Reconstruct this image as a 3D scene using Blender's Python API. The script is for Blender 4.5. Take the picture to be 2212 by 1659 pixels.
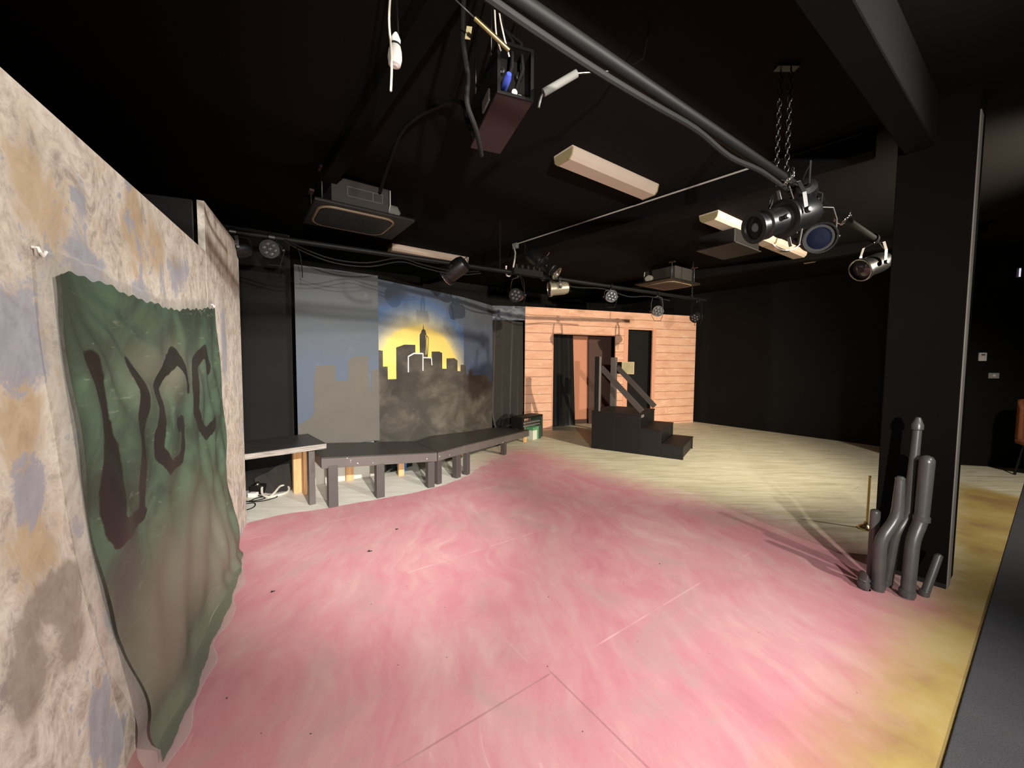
import bpy, bmesh, math, random
from mathutils import Vector, Matrix
random.seed(7)
for o in list(bpy.data.objects):
    bpy.data.objects.remove(o)
S = bpy.context.scene
COL = S.collection

# ------------------------------------------------------------------ camera
FPX, PITCH, ROLL, EYE = 840.0, math.radians(3.2), math.radians(0.4), 1.4
fw = Vector((0, math.cos(PITCH), -math.sin(PITCH)))
r0 = Vector((1, 0, 0)); u0 = Vector((0, math.sin(PITCH), math.cos(PITCH)))
rt = math.cos(ROLL) * r0 + math.sin(ROLL) * u0
up = -math.sin(ROLL) * r0 + math.cos(ROLL) * u0
cd = bpy.data.cameras.new('camera'); cam = bpy.data.objects.new('camera', cd); COL.objects.link(cam)
cam.matrix_world = Matrix(((rt.x, up.x, -fw.x, 0), (rt.y, up.y, -fw.y, 0), (rt.z, up.z, -fw.z, EYE), (0, 0, 0, 1)))
cd.sensor_fit = 'HORIZONTAL'; cd.sensor_width = 36; cd.lens = FPX / 2212 * 36; cd.clip_start = 0.02
S.camera = cam

# ------------------------------------------------------------------ light and exposure
S.view_settings.view_transform = 'Standard'; S.view_settings.look = 'None'
S.view_settings.gamma = 1.0; S.view_settings.use_curve_mapping = False
S.view_settings.exposure = 0.0
w = bpy.data.worlds.new('world'); S.world = w; w.use_nodes = True
w.node_tree.nodes['Background'].inputs[0].default_value = (0.02, 0.02, 0.02, 1)
w.node_tree.nodes['Background'].inputs[1].default_value = 0.0
WARM = (1.0, 0.915, 0.815)
def spot(name, loc, target, power, angle, blend, size, color=WARM):
    d = bpy.data.lights.new(name, 'SPOT'); d.energy = power; d.spot_size = math.radians(angle); d.spot_blend = blend
    d.shadow_soft_size = size; d.color = color
    o = bpy.data.objects.new(name, d); COL.objects.link(o); o.location = loc
    o.rotation_euler = (Vector(target) - Vector(loc)).to_track_quat('-Z', 'Y').to_euler(); return o
def point(name, loc, power, size, color=WARM):
    d = bpy.data.lights.new(name, 'POINT'); d.energy = power; d.shadow_soft_size = size; d.color = color
    o = bpy.data.objects.new(name, d); COL.objects.link(o); o.location = loc; return o
NEUTRAL = (1.0, 0.94, 0.87)
spot('flood_house', (3.36, 0.35, 2.85), (-1.0, 1.9, 0.8), 790, 104, 0.9, 0.035, NEUTRAL)
spot('flood_front', (2.1, -2.0, 2.9), (-1.80, 4.25, 0.45), 3100, 31, 0.75, 0.04, NEUTRAL)
spot('flood_stage', (4.62, 1.70, 2.75), (1.5, 8.2, 1.25), 1750, 80, 0.8, 0.03, (1.0, 0.87, 0.70))
spot('flood_rear', (1.1, -1.8, 1.7), (0.5, 7.0, 1.3), 1500, 80, 1.0, 0.06, NEUTRAL)
spot('fill_near', (0.3, -1.0, 2.9), (-0.9, 1.2, 0.0), 95, 140, 0.8, 0.10, NEUTRAL)  # unseen fill light, added to brighten the near floor
spot('flood_wing', (5.2, 2.2, 2.9), (4.7, 4.4, 0.0), 330, 96, 0.8, 0.10)

# ------------------------------------------------------------------ tags
def tag(o, label=None, cat=None, group=None, kind=None):
    if label: o['label'] = label
    if cat: o['category'] = cat
    if group: o['group'] = group
    if kind: o['kind'] = kind
    return o
def empty(name, loc=(0, 0, 0), label=None, cat=None, group=None):
    o = bpy.data.objects.new(name, None); COL.objects.link(o); o.location = loc; o.empty_display_size = 0.05
    return tag(o, label, cat, group)
def copy_tree(o, parent=None):
    c = o.copy(); COL.objects.link(c)
    if parent: c.parent = parent
    for ch in [x for x in bpy.data.objects if x.parent == o]:
        copy_tree(ch, c)
    return c

# ------------------------------------------------------------------ mesh builder
V3 = Vector
class MB:
    def __init__(self): self.v = []; self.f = []; self.sm = []; self.mi = []; self.cur = 0
    def face(self, idx, smooth=False): self.f.append(idx); self.sm.append(smooth); self.mi.append(self.cur)
    def poly(self, pts):
        n = len(self.v); self.v += [tuple(p) for p in pts]; self.face(list(range(n, n + len(pts)))); return self
    def prism(self, pts, ext):
        n = len(self.v); k = len(pts); e = V3(ext)
        self.v += [tuple(p) for p in pts] + [tuple(V3(p) + e) for p in pts]
        self.face(list(range(n + k - 1, n - 1, -1))); self.face(list(range(n + k, n + 2 * k)))
        for i in range(k):
            j = (i + 1) % k; self.face([n + i, n + j, n + k + j, n + k + i])
        return self
    def box(self, o, ex, ey, ez):
        o, ex, ey, ez = V3(o), V3(ex), V3(ey), V3(ez)
        return self.prism([o, o + ex, o + ex + ey, o + ey], ez)
    def cbox(self, c, s):
        return self.box((c[0] - s[0] / 2, c[1] - s[1] / 2, c[2] - s[2] / 2), (s[0], 0, 0), (0, s[1], 0), (0, 0, s[2]))
    def bar(self, a, b, wd, th, side=None):
        a, b = V3(a), V3(b); d = (b - a).normalized()
        s = V3(side).normalized() if side else d.cross(V3((0, 0, 1)))
        if s.length < 1e-4: s = V3((1, 0, 0))
        s.normalize(); t = d.cross(s).normalized()
        return self.box(a - s * wd / 2 - t * th / 2, s * wd, t * th, b - a)
    def tube(self, pts, r, n=10, closed=False):
        pts = [V3(p) for p in pts]; k = len(pts); base = len(self.v)
        rs = r if isinstance(r, (list, tuple)) else [r] * k
        d = (pts[1] - pts[0]).normalized(); a = d.orthogonal().normalized()
        for i, p in enumerate(pts):
            if closed: t = (pts[(i + 1) % k] - pts[i - 1]).normalized()
            elif i == 0: t = (pts[1] - p).normalized()
            elif i == k - 1: t = (p - pts[-2]).normalized()
            else: t = ((pts[i + 1] - p).normalized() + (p - pts[i - 1]).normalized())
            if t.length < 1e-6: t = d
            t.normalize(); a = (a - t * a.dot(t)).normalized(); b = t.cross(a)
            for j in range(n):
                th = 2 * math.pi * j / n
                self.v.append(tuple(p + a * (math.cos(th) * rs[i]) + b * (math.sin(th) * rs[i])))
        for i in range(k if closed else k - 1):
            i2 = (i + 1) % k
            for j in range(n):
                j2 = (j + 1) % n
                self.face([base + i * n + j, base + i * n + j2, base + i2 * n + j2, base + i2 * n + j], True)
        if not closed:
            self.face([base + j for j in range(n - 1, -1, -1)]); self.face([base + (k - 1) * n + j for j in range(n)])
        return self
    def lathe(self, prof, o=(0, 0, 0), ax=(0, 0, 1), n=20):
        o, ax = V3(o), V3(ax).normalized(); a = ax.orthogonal().normalized(); b = ax.cross(a); base = len(self.v)
        for (r, h) in prof:
            for j in range(n):
                th = 2 * math.pi * j / n
                self.v.append(tuple(o + ax * h + a * (math.cos(th) * r) + b * (math.sin(th) * r)))
        k = len(prof)
        for i in range(k - 1):
            for j in range(n):
                j2 = (j + 1) % n
                self.face([base + i * n + j, base + i * n + j2, base + (i + 1) * n + j2, base + (i + 1) * n + j], True)
        self.face([base + j for j in range(n - 1, -1, -1)]); self.face([base + (k - 1) * n + j for j in range(n)])
        return self
    def grid(self, fn, nu, nv, smooth=True):
        base = len(self.v)
        for j in range(nv + 1):
            for i in range(nu + 1): self.v.append(tuple(fn(i / nu, j / nv)))
        for j in range(nv):
            for i in range(nu):
                p = base + j * (nu + 1) + i; self.face([p, p + 1, p + nu + 2, p + nu + 1], smooth)
        return self
    def build(self, name, mats, parent=None, bevel=0.0, base=True, attrs=None, solid=0.0):
        me = bpy.data.meshes.new(name)
        off = V3((0, 0, 0))
        q = parent
        while q is not None: off = off + V3(q.location); q = q.parent
        if parent is None and base:
            xs = [p[0] for p in self.v]; ys = [p[1] for p in self.v]; zs = [p[2] for p in self.v]
            off = V3(((min(xs) + max(xs)) / 2, (min(ys) + max(ys)) / 2, min(zs)))
        me.from_pydata([(p[0] - off.x, p[1] - off.y, p[2] - off.z) for p in self.v], [], self.f)
        mats = mats if isinstance(mats, (list, tuple)) else [mats]
        for m in mats: me.materials.append(m)
        for p, s, m in zip(me.polygons, self.sm, self.mi): p.use_smooth = s; p.material_index = m
        for an, vals in (attrs or {}).items():
            at = me.attributes.new(an, 'FLOAT', 'POINT'); at.data.foreach_set('value', vals)
        bm = bmesh.new(); bm.from_mesh(me); bmesh.ops.recalc_face_normals(bm, faces=bm.faces)
        for e in bm.edges:
            if len(e.link_faces) == 2 and e.calc_face_angle(0) > 0.7: e.smooth = False
        bm.to_mesh(me); bm.free(); me.update()
        o = bpy.data.objects.new(name, me); COL.objects.link(o)
        if parent is not None: o.parent = parent
        else: o.location = off
        if bevel:
            b = o.modifiers.new('bevel', 'BEVEL'); b.width = bevel; b.segments = 2; b.limit_method = 'ANGLE'
        if solid:
            b = o.modifiers.new('thick', 'SOLIDIFY'); b.thickness = solid
        return o

# ------------------------------------------------------------------ materials
class NT:
    def __init__(self, name, rough=0.6, metal=0.0, spec=0.5):
        self.m = bpy.data.materials.new(name); self.m.use_nodes = True
        self.t = self.m.node_tree; self.b = self.t.nodes['Principled BSDF']
        self.b.inputs['Roughness'].default_value = rough; self.b.inputs['Metallic'].default_value = metal
        self.b.inputs['Specular IOR Level'].default_value = spec
    def n(self, typ, **kw):
        x = self.t.nodes.new(typ)
        for k, v in kw.items(): setattr(x, k, v)
        return x
    def l(self, a, b): self.t.links.new(a, b)
    def put(self, sock, val):
        if isinstance(val, bpy.types.NodeSocket): self.l(val, sock)
        else: sock.default_value = val
    def coord(self, kind='Object'): return self.n('ShaderNodeTexCoord').outputs[kind]
    def pos(self): return self.n('ShaderNodeNewGeometry').outputs['Position']
    def mapping(self, v, scale=(1, 1, 1), rot=(0, 0, 0), loc=(0, 0, 0)):
        x = self.n('ShaderNodeMapping'); self.l(v, x.inputs[0]); x.inputs['Scale'].default_value = scale
        x.inputs['Rotation'].default_value = rot; x.inputs['Location'].default_value = loc; return x.outputs[0]
    def noise(self, v, scale=5, detail=4, rough=0.55, dist=0.0):
        x = self.n('ShaderNodeTexNoise'); self.l(v, x.inputs['Vector']); x.inputs['Scale'].default_value = scale
        x.inputs['Detail'].default_value = detail; x.inputs['Roughness'].default_value = rough
        x.inputs['Distortion'].default_value = dist; return x.outputs['Fac']
    def math(self, op, a, b=0.0, c=None):
        x = self.n('ShaderNodeMath', operation=op); self.put(x.inputs[0], a); self.put(x.inputs[1], b)
        if c is not None: self.put(x.inputs[2], c)
        return x.outputs[0]
    def step(self, v, a, b):
        x = self.n('ShaderNodeMapRange', interpolation_type='SMOOTHSTEP'); self.put(x.inputs[0], v)
        x.inputs[1].default_value = a; x.inputs[2].default_value = b; return x.outputs[0]
    def mix(self, f, a, b):
        x = self.n('ShaderNodeMix', data_type='RGBA'); self.put(x.inputs[0], f)
        self.put(x.inputs[6], a if not isinstance(a, tuple) else (*a, 1)); self.put(x.inputs[7], b if not isinstance(b, tuple) else (*b, 1))
        return x.outputs[2]
    def ramp(self, f, stops):
        x = self.n('ShaderNodeValToRGB'); self.put(x.inputs[0], f); e = x.color_ramp.elements
        while len(e) < len(stops): e.new(0.5)
        for el, (p, c) in zip(e, stops): el.position = p; el.color = (*c, 1)
        return x.outputs[0]
    def attr(self, name): return self.n('ShaderNodeAttribute', attribute_name=name).outputs['Fac']
    def sep(self, v): x = self.n('ShaderNodeSeparateXYZ'); self.l(v, x.inputs[0]); return x.outputs
    def color(self, c): self.put(self.b.inputs['Base Color'], c if not isinstance(c, tuple) else (*c, 1)); return self
    def bump(self, h, s=0.3, d=0.01):
        x = self.n('ShaderNodeBump'); x.inputs['Strength'].default_value = s; x.inputs['Distance'].default_value = d
        self.l(h, x.inputs['Height']); self.l(x.outputs[0], self.b.inputs['Normal']); return self

def plain(name, c, rough=0.6, metal=0.0, var=0.15, scale=8, spec=0.5):
    t = NT(name, rough, metal, spec); f = t.noise(t.coord(), scale, 5)
    t.color(t.mix(f, tuple(x * (1 - var) for x in c), tuple(min(1, x * (1 + var)) for x in c))); return t.m

M = {}
M['black_wall'] = plain('black wall paint', (0.0052, 0.0044, 0.0036), 0.85, 0, 0.25, 2, 0.2)
M['black_pillar'] = plain('black pillar paint', (0.0036, 0.003, 0.0027), 0.92, 0, 0.25, 2, 0.06)
M['ceiling'] = plain('black ceiling paint', (0.0052, 0.0042, 0.0034), 0.9, 0, 0.2, 1.5, 0.12)
M['beam'] = plain('black beam paint', (0.0022, 0.0019, 0.0016), 0.9, 0, 0.2, 1.5, 0.12)
M['black_wood'] = plain('black painted timber', (0.0085, 0.0077, 0.0074), 0.5, 0, 0.4, 9, 0.25)
M['black_metal'] = plain('black metal', (0.0045, 0.0045, 0.0045), 0.38, 0.0, 0.3, 20)
M['dark_plastic'] = plain('dark plastic', (0.007, 0.0065, 0.0065), 0.45, 0, 0.2, 20)
M['chrome'] = plain('bright metal', (0.75, 0.72, 0.66), 0.22, 1.0, 0.1, 20)
M['grey_metal'] = plain('dull grey metal', (0.10, 0.095, 0.09), 0.45, 0.5, 0.2, 20)
M['silver_can'] = plain('dull beige metal', (0.30, 0.27, 0.20), 0.35, 0.6, 0.2, 15)
M['pipe_black'] = plain('black steel pipe', (0.0042, 0.004, 0.0037), 0.55, 0.0, 0.3, 15, 0.2)
M['white'] = plain('white plastic', (0.75, 0.73, 0.69), 0.45, 0, 0.05, 10)
M['cream'] = plain('cream diffuser plastic', (0.54, 0.44, 0.35), 0.5, 0, 0.08, 10)
M['cream_end'] = plain('yellowed plastic', (0.28, 0.23, 0.12), 0.5, 0, 0.08, 10)
M['timber'] = None
M['rail_paint'] = plain('worn dark rail paint', (0.048, 0.040, 0.035), .5, 0, .25, 9)
M['leg_black'] = plain('black leg paint', (0.050, 0.043, 0.040), .5, 0, .25, 9)
M['stair_top'] = plain('worn black stair tread', (0.0125, 0.0088, 0.0075), .6, 0, .3, 5, .25)
M['blue'] = plain('blue plastic', (0.06, 0.17, 0.42), 0.5)
M['plug_blue'] = plain('blue connector plastic', (0.06, 0.09, 0.45), 0.4)
M['green_paint'] = plain('green paint', (0.10, 0.27, 0.13), 0.5, 0, 0.3)
M['darkgreen'] = plain('dark green paint', (0.035, 0.055, 0.035), 0.6)
M['pale_paint'] = plain('pale paint', (0.58, 0.60, 0.50), 0.55)
M['maroon'] = plain('dark maroon panel', (0.030, 0.014, 0.016), 0.6)
M['brass'] = plain('brass', (0.62, 0.48, 0.22), 0.3, 1.0, 0.1)
M['pvc_grey'] = plain('grey painted pipe', (0.055, 0.054, 0.053), 0.34, 0, 0.35, 12)
M['orange_chair'] = plain('orange brown upholstery', (0.24, 0.075, 0.025), 0.75)
M['white_board'] = plain('white painted board', (0.62, 0.60, 0.54), 0.6, 0, 0.06)
M['edge_grey'] = plain('pale grey edging', (0.16, 0.15, 0.135), 0.6, 0, 0.2)
M['conduit_grey'] = plain('pale grey conduit', (0.36, 0.34, 0.30), .5)
M['cable_white'] = plain('white cable', (0.62, 0.58, 0.50), 0.5, 0, 0.05)
M['cable_black'] = plain('black cable', (0.009, 0.0085, 0.008), 0.75, 0, .15, 8, .2)
M['blue_glass'] = plain('dark blue gel', (0.0015, 0.003, 0.012), 0.75, 0, .1, 8, 0.1)
M['lens'] = plain('lens glass', (0.05, 0.05, 0.055), 0.08, 0.0, 0.1, 10, 0.9)
M['brownred'] = plain('dark red brown panel', (0.075, 0.035, 0.025), 0.7)
M['salmon'] = plain('plain salmon panel', (0.62, 0.27, 0.16), 0.7, 0, 0.08)
M['box_face'] = plain('worn pale board', (0.42, 0.36, 0.20), 0.65, 0, 0.25, 12)
M['box_rim'] = plain('pale yellow board edge', (0.62, 0.52, 0.28), 0.6)

t = NT('raw timber', 0.65); p = t.mapping(t.coord(), (30, 30, 2.5)); f = t.noise(p, 1.2, 6, 0.6, 0.8)
t.color(t.ramp(f, [(0.3, (0.55, 0.28, 0.11)), (0.6, (0.72, 0.42, 0.20))])); M['timber'] = t.m

# worn black paint: dark faces, pale chips near edges of the boards
t = NT('worn black paint', 0.42); f = t.noise(t.coord(), 26, 3, 0.5); g = t.noise(t.coord(), 3, 5)
base = t.mix(g, (0.060, 0.052, 0.048), (0.115, 0.10, 0.09))
t.color(t.mix(t.step(f, 0.70, 0.71), base, (0.55, 0.5, 0.45))); M['worn_black'] = t.m
t = NT('walkway top paint', 0.38); g = t.noise(t.mapping(t.coord(), (3, 3, 3)), 1.5, 6)
t.color(t.mix(g, (0.016, 0.015, 0.014), (0.05, 0.046, 0.042))); M['deck_black'] = t.m
t = NT('worn grey plywood edge', 0.7); f = t.noise(t.mapping(t.coord(), (2, 2, 60)), 3, 5)
t.color(t.ramp(f, [(0.35, (0.10, 0.09, 0.08)), (0.65, (0.36, 0.33, 0.29))])); M['ply_edge'] = t.m

def cloth(name, c, rough=0.9):
    t = NT(name, rough, 0, 0.25); f = t.noise(t.coord(), 3, 4)
    t.color(t.mix(f, tuple(x * .75 for x in c), tuple(x * 1.25 for x in c)))
    t.b.inputs['Sheen Weight'].default_value = 0.15
    return t.m
M['drape'] = cloth('black drape cloth', (0.0062, 0.0057, 0.0052))
M['drape2'] = cloth('faded black curtain cloth', (0.028, 0.025, 0.022))

# ------------------------------------------------------------------ room axes
A = math.radians(35.5)
VV = V3((math.cos(A), math.sin(A), 0)); UU = V3((math.sin(A), -math.cos(A), 0))
def uv(u, v, z=0.0): return V3((UU.x * u + VV.x * v, UU.y * u + VV.y * v, z))
ZC = 3.05

def sd_poly(px, py, poly):
    d = 1e9; inside = False; n = len(poly)
    for i in range(n):
        ax, ay = poly[i]; bx, by = poly[(i + 1) % n]
        ex, ey = bx - ax, by - ay; wx, wy = px - ax, py - ay
        L = ex * ex + ey * ey; k = max(0, min(1, (wx * ex + wy * ey) / L)) if L else 0
        dx, dy = wx - ex * k, wy - ey * k; d = min(d, dx * dx + dy * dy)
        if (ay > py) != (by > py) and px < (bx - ax) * (py - ay) / (by - ay) + ax: inside = not inside
    d = math.sqrt(d); return d if inside else -d
def sd_line(px, py, pts):
    d = 1e9
    for (ax, ay, ra), (bx, by, rb) in zip(pts, pts[1:]):
        ex, ey = bx - ax, by - ay; wx, wy = px - ax, py - ay; L = ex * ex + ey * ey
        k = max(0, min(1, (wx * ex + wy * ey) / L)); dx, dy = wx - ex * k, wy - ey * k
        d = min(d, math.hypot(dx, dy) - (ra + (rb - ra) * k))
    return d

# ------------------------------------------------------------------ floor
PINK = [(-2.30, 3.25), (-2.12, 3.46), (-1.78, 3.62), (-1.42, 3.84), (-1.02, 4.10), (-0.76, 4.36), (-0.54, 4.72), (-0.29, 5.39),
        (-0.02, 6.0), (0.30, 6.15), (0.66, 5.63), (1.0, 4.95), (1.45, 4.3), (1.85, 3.86), (2.13, 3.54), (2.33, 3.21), (2.55, 2.95),
        (2.62, 2.5), (2.5, 2.2), (2.22, 2.08), (1.74, 1.73), (1.45, 1.51), (1.19, 1.36), (1.0, 1.2), (0.2, 0.65), (-0.6, 0.1), (-1.0, -0.6), (-3.0, 1.0)]
YEL = [(2.62, 2.40), (2.95, 2.6), (4.9, 4.3), (5.4, 4.6), (5.5, 3.9), (1.5, 1.1), (-0.6, -0.4), (-1.0, -0.9), (-1.0, 0.5), (-0.05, 1.0), (0.75, 1.5), (1.25, 1.85), (2.1, 2.35)]
mb = MB(); NX, NY = 150, 165
X0, X1, Y0, Y1 = -5.2, 9.8, -3.5, 12.5
mb.grid(lambda a, b: (X0 + (X1 - X0) * a, Y0 + (Y1 - Y0) * b, 0), NX, NY, False)
pk = [max(-2, min(2, sd_poly(p[0], p[1], PINK))) for p in mb.v]
ye = [max(-2, min(2, sd_poly(p[0], p[1], YEL))) for p in mb.v]
t = NT('painted stage floor', 0.5, 0, 0.35)
P = t.pos(); rotP = t.mapping(P, (1, 1, 1), (0, 0, -A))      # x along the long room axis
s_ = t.sep(rotP)
big = t.noise(P, 1.1, 4, 0.55, 0.6); fine = t.noise(P, 60, 3)
warp = t.noise(P, 0.8, 3, .5)
def strokes(rot, scale, sx, dist, seed):
    a_ = t.math('ADD', rot, t.math('MULTIPLY', t.math('SUBTRACT', warp, 0.5), 0.4))
    vr = t.n('ShaderNodeVectorRotate', rotation_type='Z_AXIS'); t.l(P, vr.inputs['Vector']); t.l(a_, vr.inputs['Angle'])
    return t.noise(t.mapping(vr.outputs[0], (sx, 1, 1), (0, 0, 0), (seed, seed * .7, 0)), scale, 7, 0.68, dist)
st1 = strokes(-0.33, 1.3, 4.5, 0.35, 3.1); st2 = strokes(-0.05, 1.8, 6.5, 0.5, 8.3)
patch = t.noise(P, 2.3, 6, 0.62, 1.0)
streak = t.math('ADD', t.math('MULTIPLY', st1, 0.6), t.math('MULTIPLY', st2, 0.4))
pv = t.math('ADD', t.math('MULTIPLY', streak, 0.55), t.math('ADD', t.math('MULTIPLY', big, 0.25), t.math('MULTIPLY', patch, 0.20)))
pink = t.ramp(pv, [(0.38, (0.50, 0.195, 0.235)), (0.46, (0.545, 0.235, 0.27)), (0.53, (0.56, 0.29, 0.305)), (0.62, (0.60, 0.365, 0.36))])
mauve = t.step(t.noise(t.mapping(P, (1, 1, 1), (0, 0, 0), (4, 9, 0)), 1.5, 6, .62, .8), 0.50, 0.68)
pink = t.mix(t.math('MULTIPLY', mauve, 0.55), pink, (0.43, 0.285, 0.275))
scr = t.step(strokes(-0.25, 2.6, 11.0, 0.4, 1.7), 0.64, 0.72)
pink = t.mix(t.math('MULTIPLY', scr, 0.35), pink, (0.70, 0.46, 0.44))
cream_st = t.noise(t.mapping(P, (1.3, 10, 1), (0, 0, 0.35)), 1.5, 6, 0.6, 0.8)
cream = t.ramp(cream_st, [(0.3, (0.43, 0.40, 0.27)), (0.5, (0.58, 0.54, 0.38)), (0.68, (0.68, 0.63, 0.50))])
cream = t.mix(t.step(s_[0], 3.4, 1.8), cream, t.ramp(cream_st, [(0.3, (0.60, 0.585, 0.50)), (0.65, (0.76, 0.75, 0.68))]))
yel = t.ramp(t.noise(P, 1.7, 6, 0.6), [(0.36, (0.28, 0.175, 0.070)), (0.5, (0.365, 0.27, 0.085)), (0.62, (0.41, 0.325, 0.14))])
edge_n = t.math('MULTIPLY', t.math('SUBTRACT', t.noise(P, 6, 6, 0.65), 0.5), 0.42)
far = t.step(s_[0], 1.6, 3.4)                                # towards the stage the pink was rolled out thin and soft
soft = t.math('MULTIPLY', edge_n, t.math('ADD', 0.12, t.math('MULTIPLY', far, 1.1)))
pd = t.math('ADD', t.attr('pink_edge'), soft)
hard = t.step(pd, -0.012, 0.012); softm = t.step(pd, -0.50, 0.30)
pm = t.math('ADD', t.math('MULTIPLY', hard, t.math('SUBTRACT', 1.0, far)), t.math('MULTIPLY', softm, far))
ym = t.step(t.math('ADD', t.attr('yellow_edge'), t.math('MULTIPLY', edge_n, 0.6)), -0.10, 0.16)
pys = t.step(t.math('ADD', t.attr('pink_edge'), t.math('MULTIPLY', edge_n, 0.6)), -0.20, 0.22)
c1 = t.mix(ym, cream, yel)
right = t.step(t.attr('yellow_edge'), 0.0, 0.25)
pmx = t.mix(right, pm, pys)
c2 = t.mix(pmx, c1, pink)
# joints between the floor sheets
def joint(sock, off, period, wd):
    q = t.math('ABSOLUTE', t.math('SUBTRACT', t.math('FLOORED_MODULO', t.math('ADD', sock, off), period), period / 2))
    return t.math('SUBTRACT', 1.0, t.step(q, wd * 0.4, wd))
uS = t.math('MULTIPLY', s_[1], -1.0)
jn = t.math('MULTIPLY', joint(uS, 1.85, 1.18, 0.0065), t.step(t.noise(P, 2.2, 3), 0.44, 0.62))
c3 = t.mix(t.math('MULTIPLY', jn, 0.55), c2, t.mix(pmx, (0.30, 0.27, 0.20), (0.80, 0.50, 0.50)))
jv = t.math('MULTIPLY', joint(s_[0], 0.12, 2.4, 0.006), t.step(t.noise(P, 2.6, 3), 0.45, 0.55))
c4 = t.mix(t.math('MULTIPLY', jv, 0.25), c3, (0.60, 0.42, 0.36))
jd = t.math('MULTIPLY', t.math('MULTIPLY', joint(uS, 3.62, 1.18 * 4, 0.006), t.step(s_[0], 1.15, 1.10)), t.step(s_[0], 0.25, 0.5))
je = t.math('MULTIPLY', joint(s_[0], 1.27, 4.8, 0.006), t.math('MULTIPLY', t.step(uS, -1.3, -1.25), t.step(uS, -0.55, -0.75)))
c4 = t.mix(t.math('MULTIPLY', t.math('MAXIMUM', jd, je), 0.5), c4, (0.26, 0.12, 0.12))
spk = t.step(t.noise(P, 38, 1, 0.4), 0.80, 0.82)
c5 = t.mix(spk, c4, (0.10, 0.07, 0.06))
t.color(c5); t.bump(t.math('ADD', t.math('MULTIPLY', streak, 0.6), t.math('MULTIPLY', fine, 0.15)), 0.12, 0.01)
t.l(t.math('ADD', 0.42, t.math('MULTIPLY', streak, 0.25)), t.b.inputs['Roughness']); M['floor'] = t.m
tag(mb.build('floor', M['floor'], attrs={'pink_edge': pk, 'yellow_edge': ye}), kind='structure')
# carpet of the seating area
t = NT('grey carpet', 0.95, 0, 0.1); f = t.noise(t.pos(), 220, 3); g = t.noise(t.pos(), 5, 4)
t.color(t.mix(t.math('ADD', t.math('MULTIPLY', f, .6), t.math('MULTIPLY', g, .4)), (0.035, 0.036, 0.04), (0.085, 0.086, 0.093))); t.bump(f, 0.6, 0.004); M['carpet'] = t.m
mb = MB(); mb.box(uv(-0.165, -1.2, 0.0), VV * 9.55, UU * 4.05, (0, 0, 0.012))
tag(mb.build('carpet', M['carpet'], bevel=0.004), 'grey carpet beside the yellow painted edge of the stage floor', 'carpet')

# shell
def wall(name, a, b, z0=0.0, z1=ZC, th=0.1, mat='black_wall', flip=1):
    a, b = V3((a[0], a[1], z0)), V3((b[0], b[1], z0)); d = (b - a).normalized(); n = V3((-d.y, d.x, 0)) * flip
    return tag(MB().box(a, b - a, n * th, (0, 0, z1 - z0)).build(name, M[mat]), kind='structure')
cs = [uv(-7.3, -2.6), uv(-7.3, 9.0), uv(4.0, 9.0), uv(4.0, -2.6)]
wall('wall_back', cs[0], cs[1]); wall('wall_right', cs[1], cs[2]); wall('wall_front', cs[2], cs[3]); wall('wall_left', cs[3], cs[0])
tag(MB().prism([cs[0] + V3((0, 0, ZC)), cs[1] + V3((0, 0, ZC)), cs[2] + V3((0, 0, ZC)), cs[3] + V3((0, 0, ZC))], (0, 0, 0.1)).build('ceiling', M['ceiling']), kind='structure')
wall('wall_side', (5.75, 5.55), (7.55, 5.10), 0, ZC, 0.35)
# ceiling beams and the pillar
def beam(name, a, b, wd, z0, flip=1):
    a, b = V3((a[0], a[1], z0)), V3((b[0], b[1], z0)); d = (b - a).normalized(); n = V3((-d.y, d.x, 0)) * flip
    return tag(MB().box(a, b - a, n * wd, (0, 0, ZC - z0)).build(name, M['beam'], bevel=0.008), kind='structure')
bd = (V3((2.49, 2.78, 0)) - V3((0.01, 5.53, 0))).normalized()
b0 = V3((0.01, 5.53, 0)) - bd * 2.6; b1 = V3((2.49, 2.78, 0))
beam('trim_1', b0, b1, 0.16, ZC - 0.17, 1)
beam('trim_2', uv(-0.643, -2.6), uv(-0.643, 3.55), 0.14, 2.75, -1)
q0, q1 = V3((-0.32, 1.87, 0)), V3((-1.61, 3.57, 0)); qd = (q1 - q0).normalized()
beam('trim_3', q0 - qd * 2.2, q1 + qd * 0.1, 0.12, ZC - 0.12, 1)
beam('trim_4', V3((3.0, 7.2, 0)) - bd * 4.2, V3((3.0, 7.2, 0)) + bd * 3.6, 0.14, ZC - 0.14, 1)

pl = empty('pillar', (2.70, 2.52, 0), 'black ceiling high pillar with pale corner strip behind the grey pipes', 'pillar')
pa, pb, pc = V3((2.508, 2.623, 0)), V3((2.73, 2.365, 0)), V3((2.95, 2.52, 0))
MB().prism([pa, pb, pc, pa + (pc - pb)], (0, 0, ZC)).build('shaft', M['black_pillar'], pl, bevel=0.006)
sd = (pc - pb).normalized(); sn = V3((sd.y, -sd.x, 0))
tag(MB().box(pb + sd * 0.004 + sn * 0.001, sd * 0.10, sn * 0.006, (0, 0, 2.9)).build('corner_strip', M['edge_grey'], pl), 'pale grey corner strip')
MB().box(pb + sn * .001 + V3((0, 0, 0)), (pa - pb), V3((-0.006, -0.0052, 0)), (0, 0, 0.03)).build('base_strip', M['black_wood'], pl)

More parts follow.
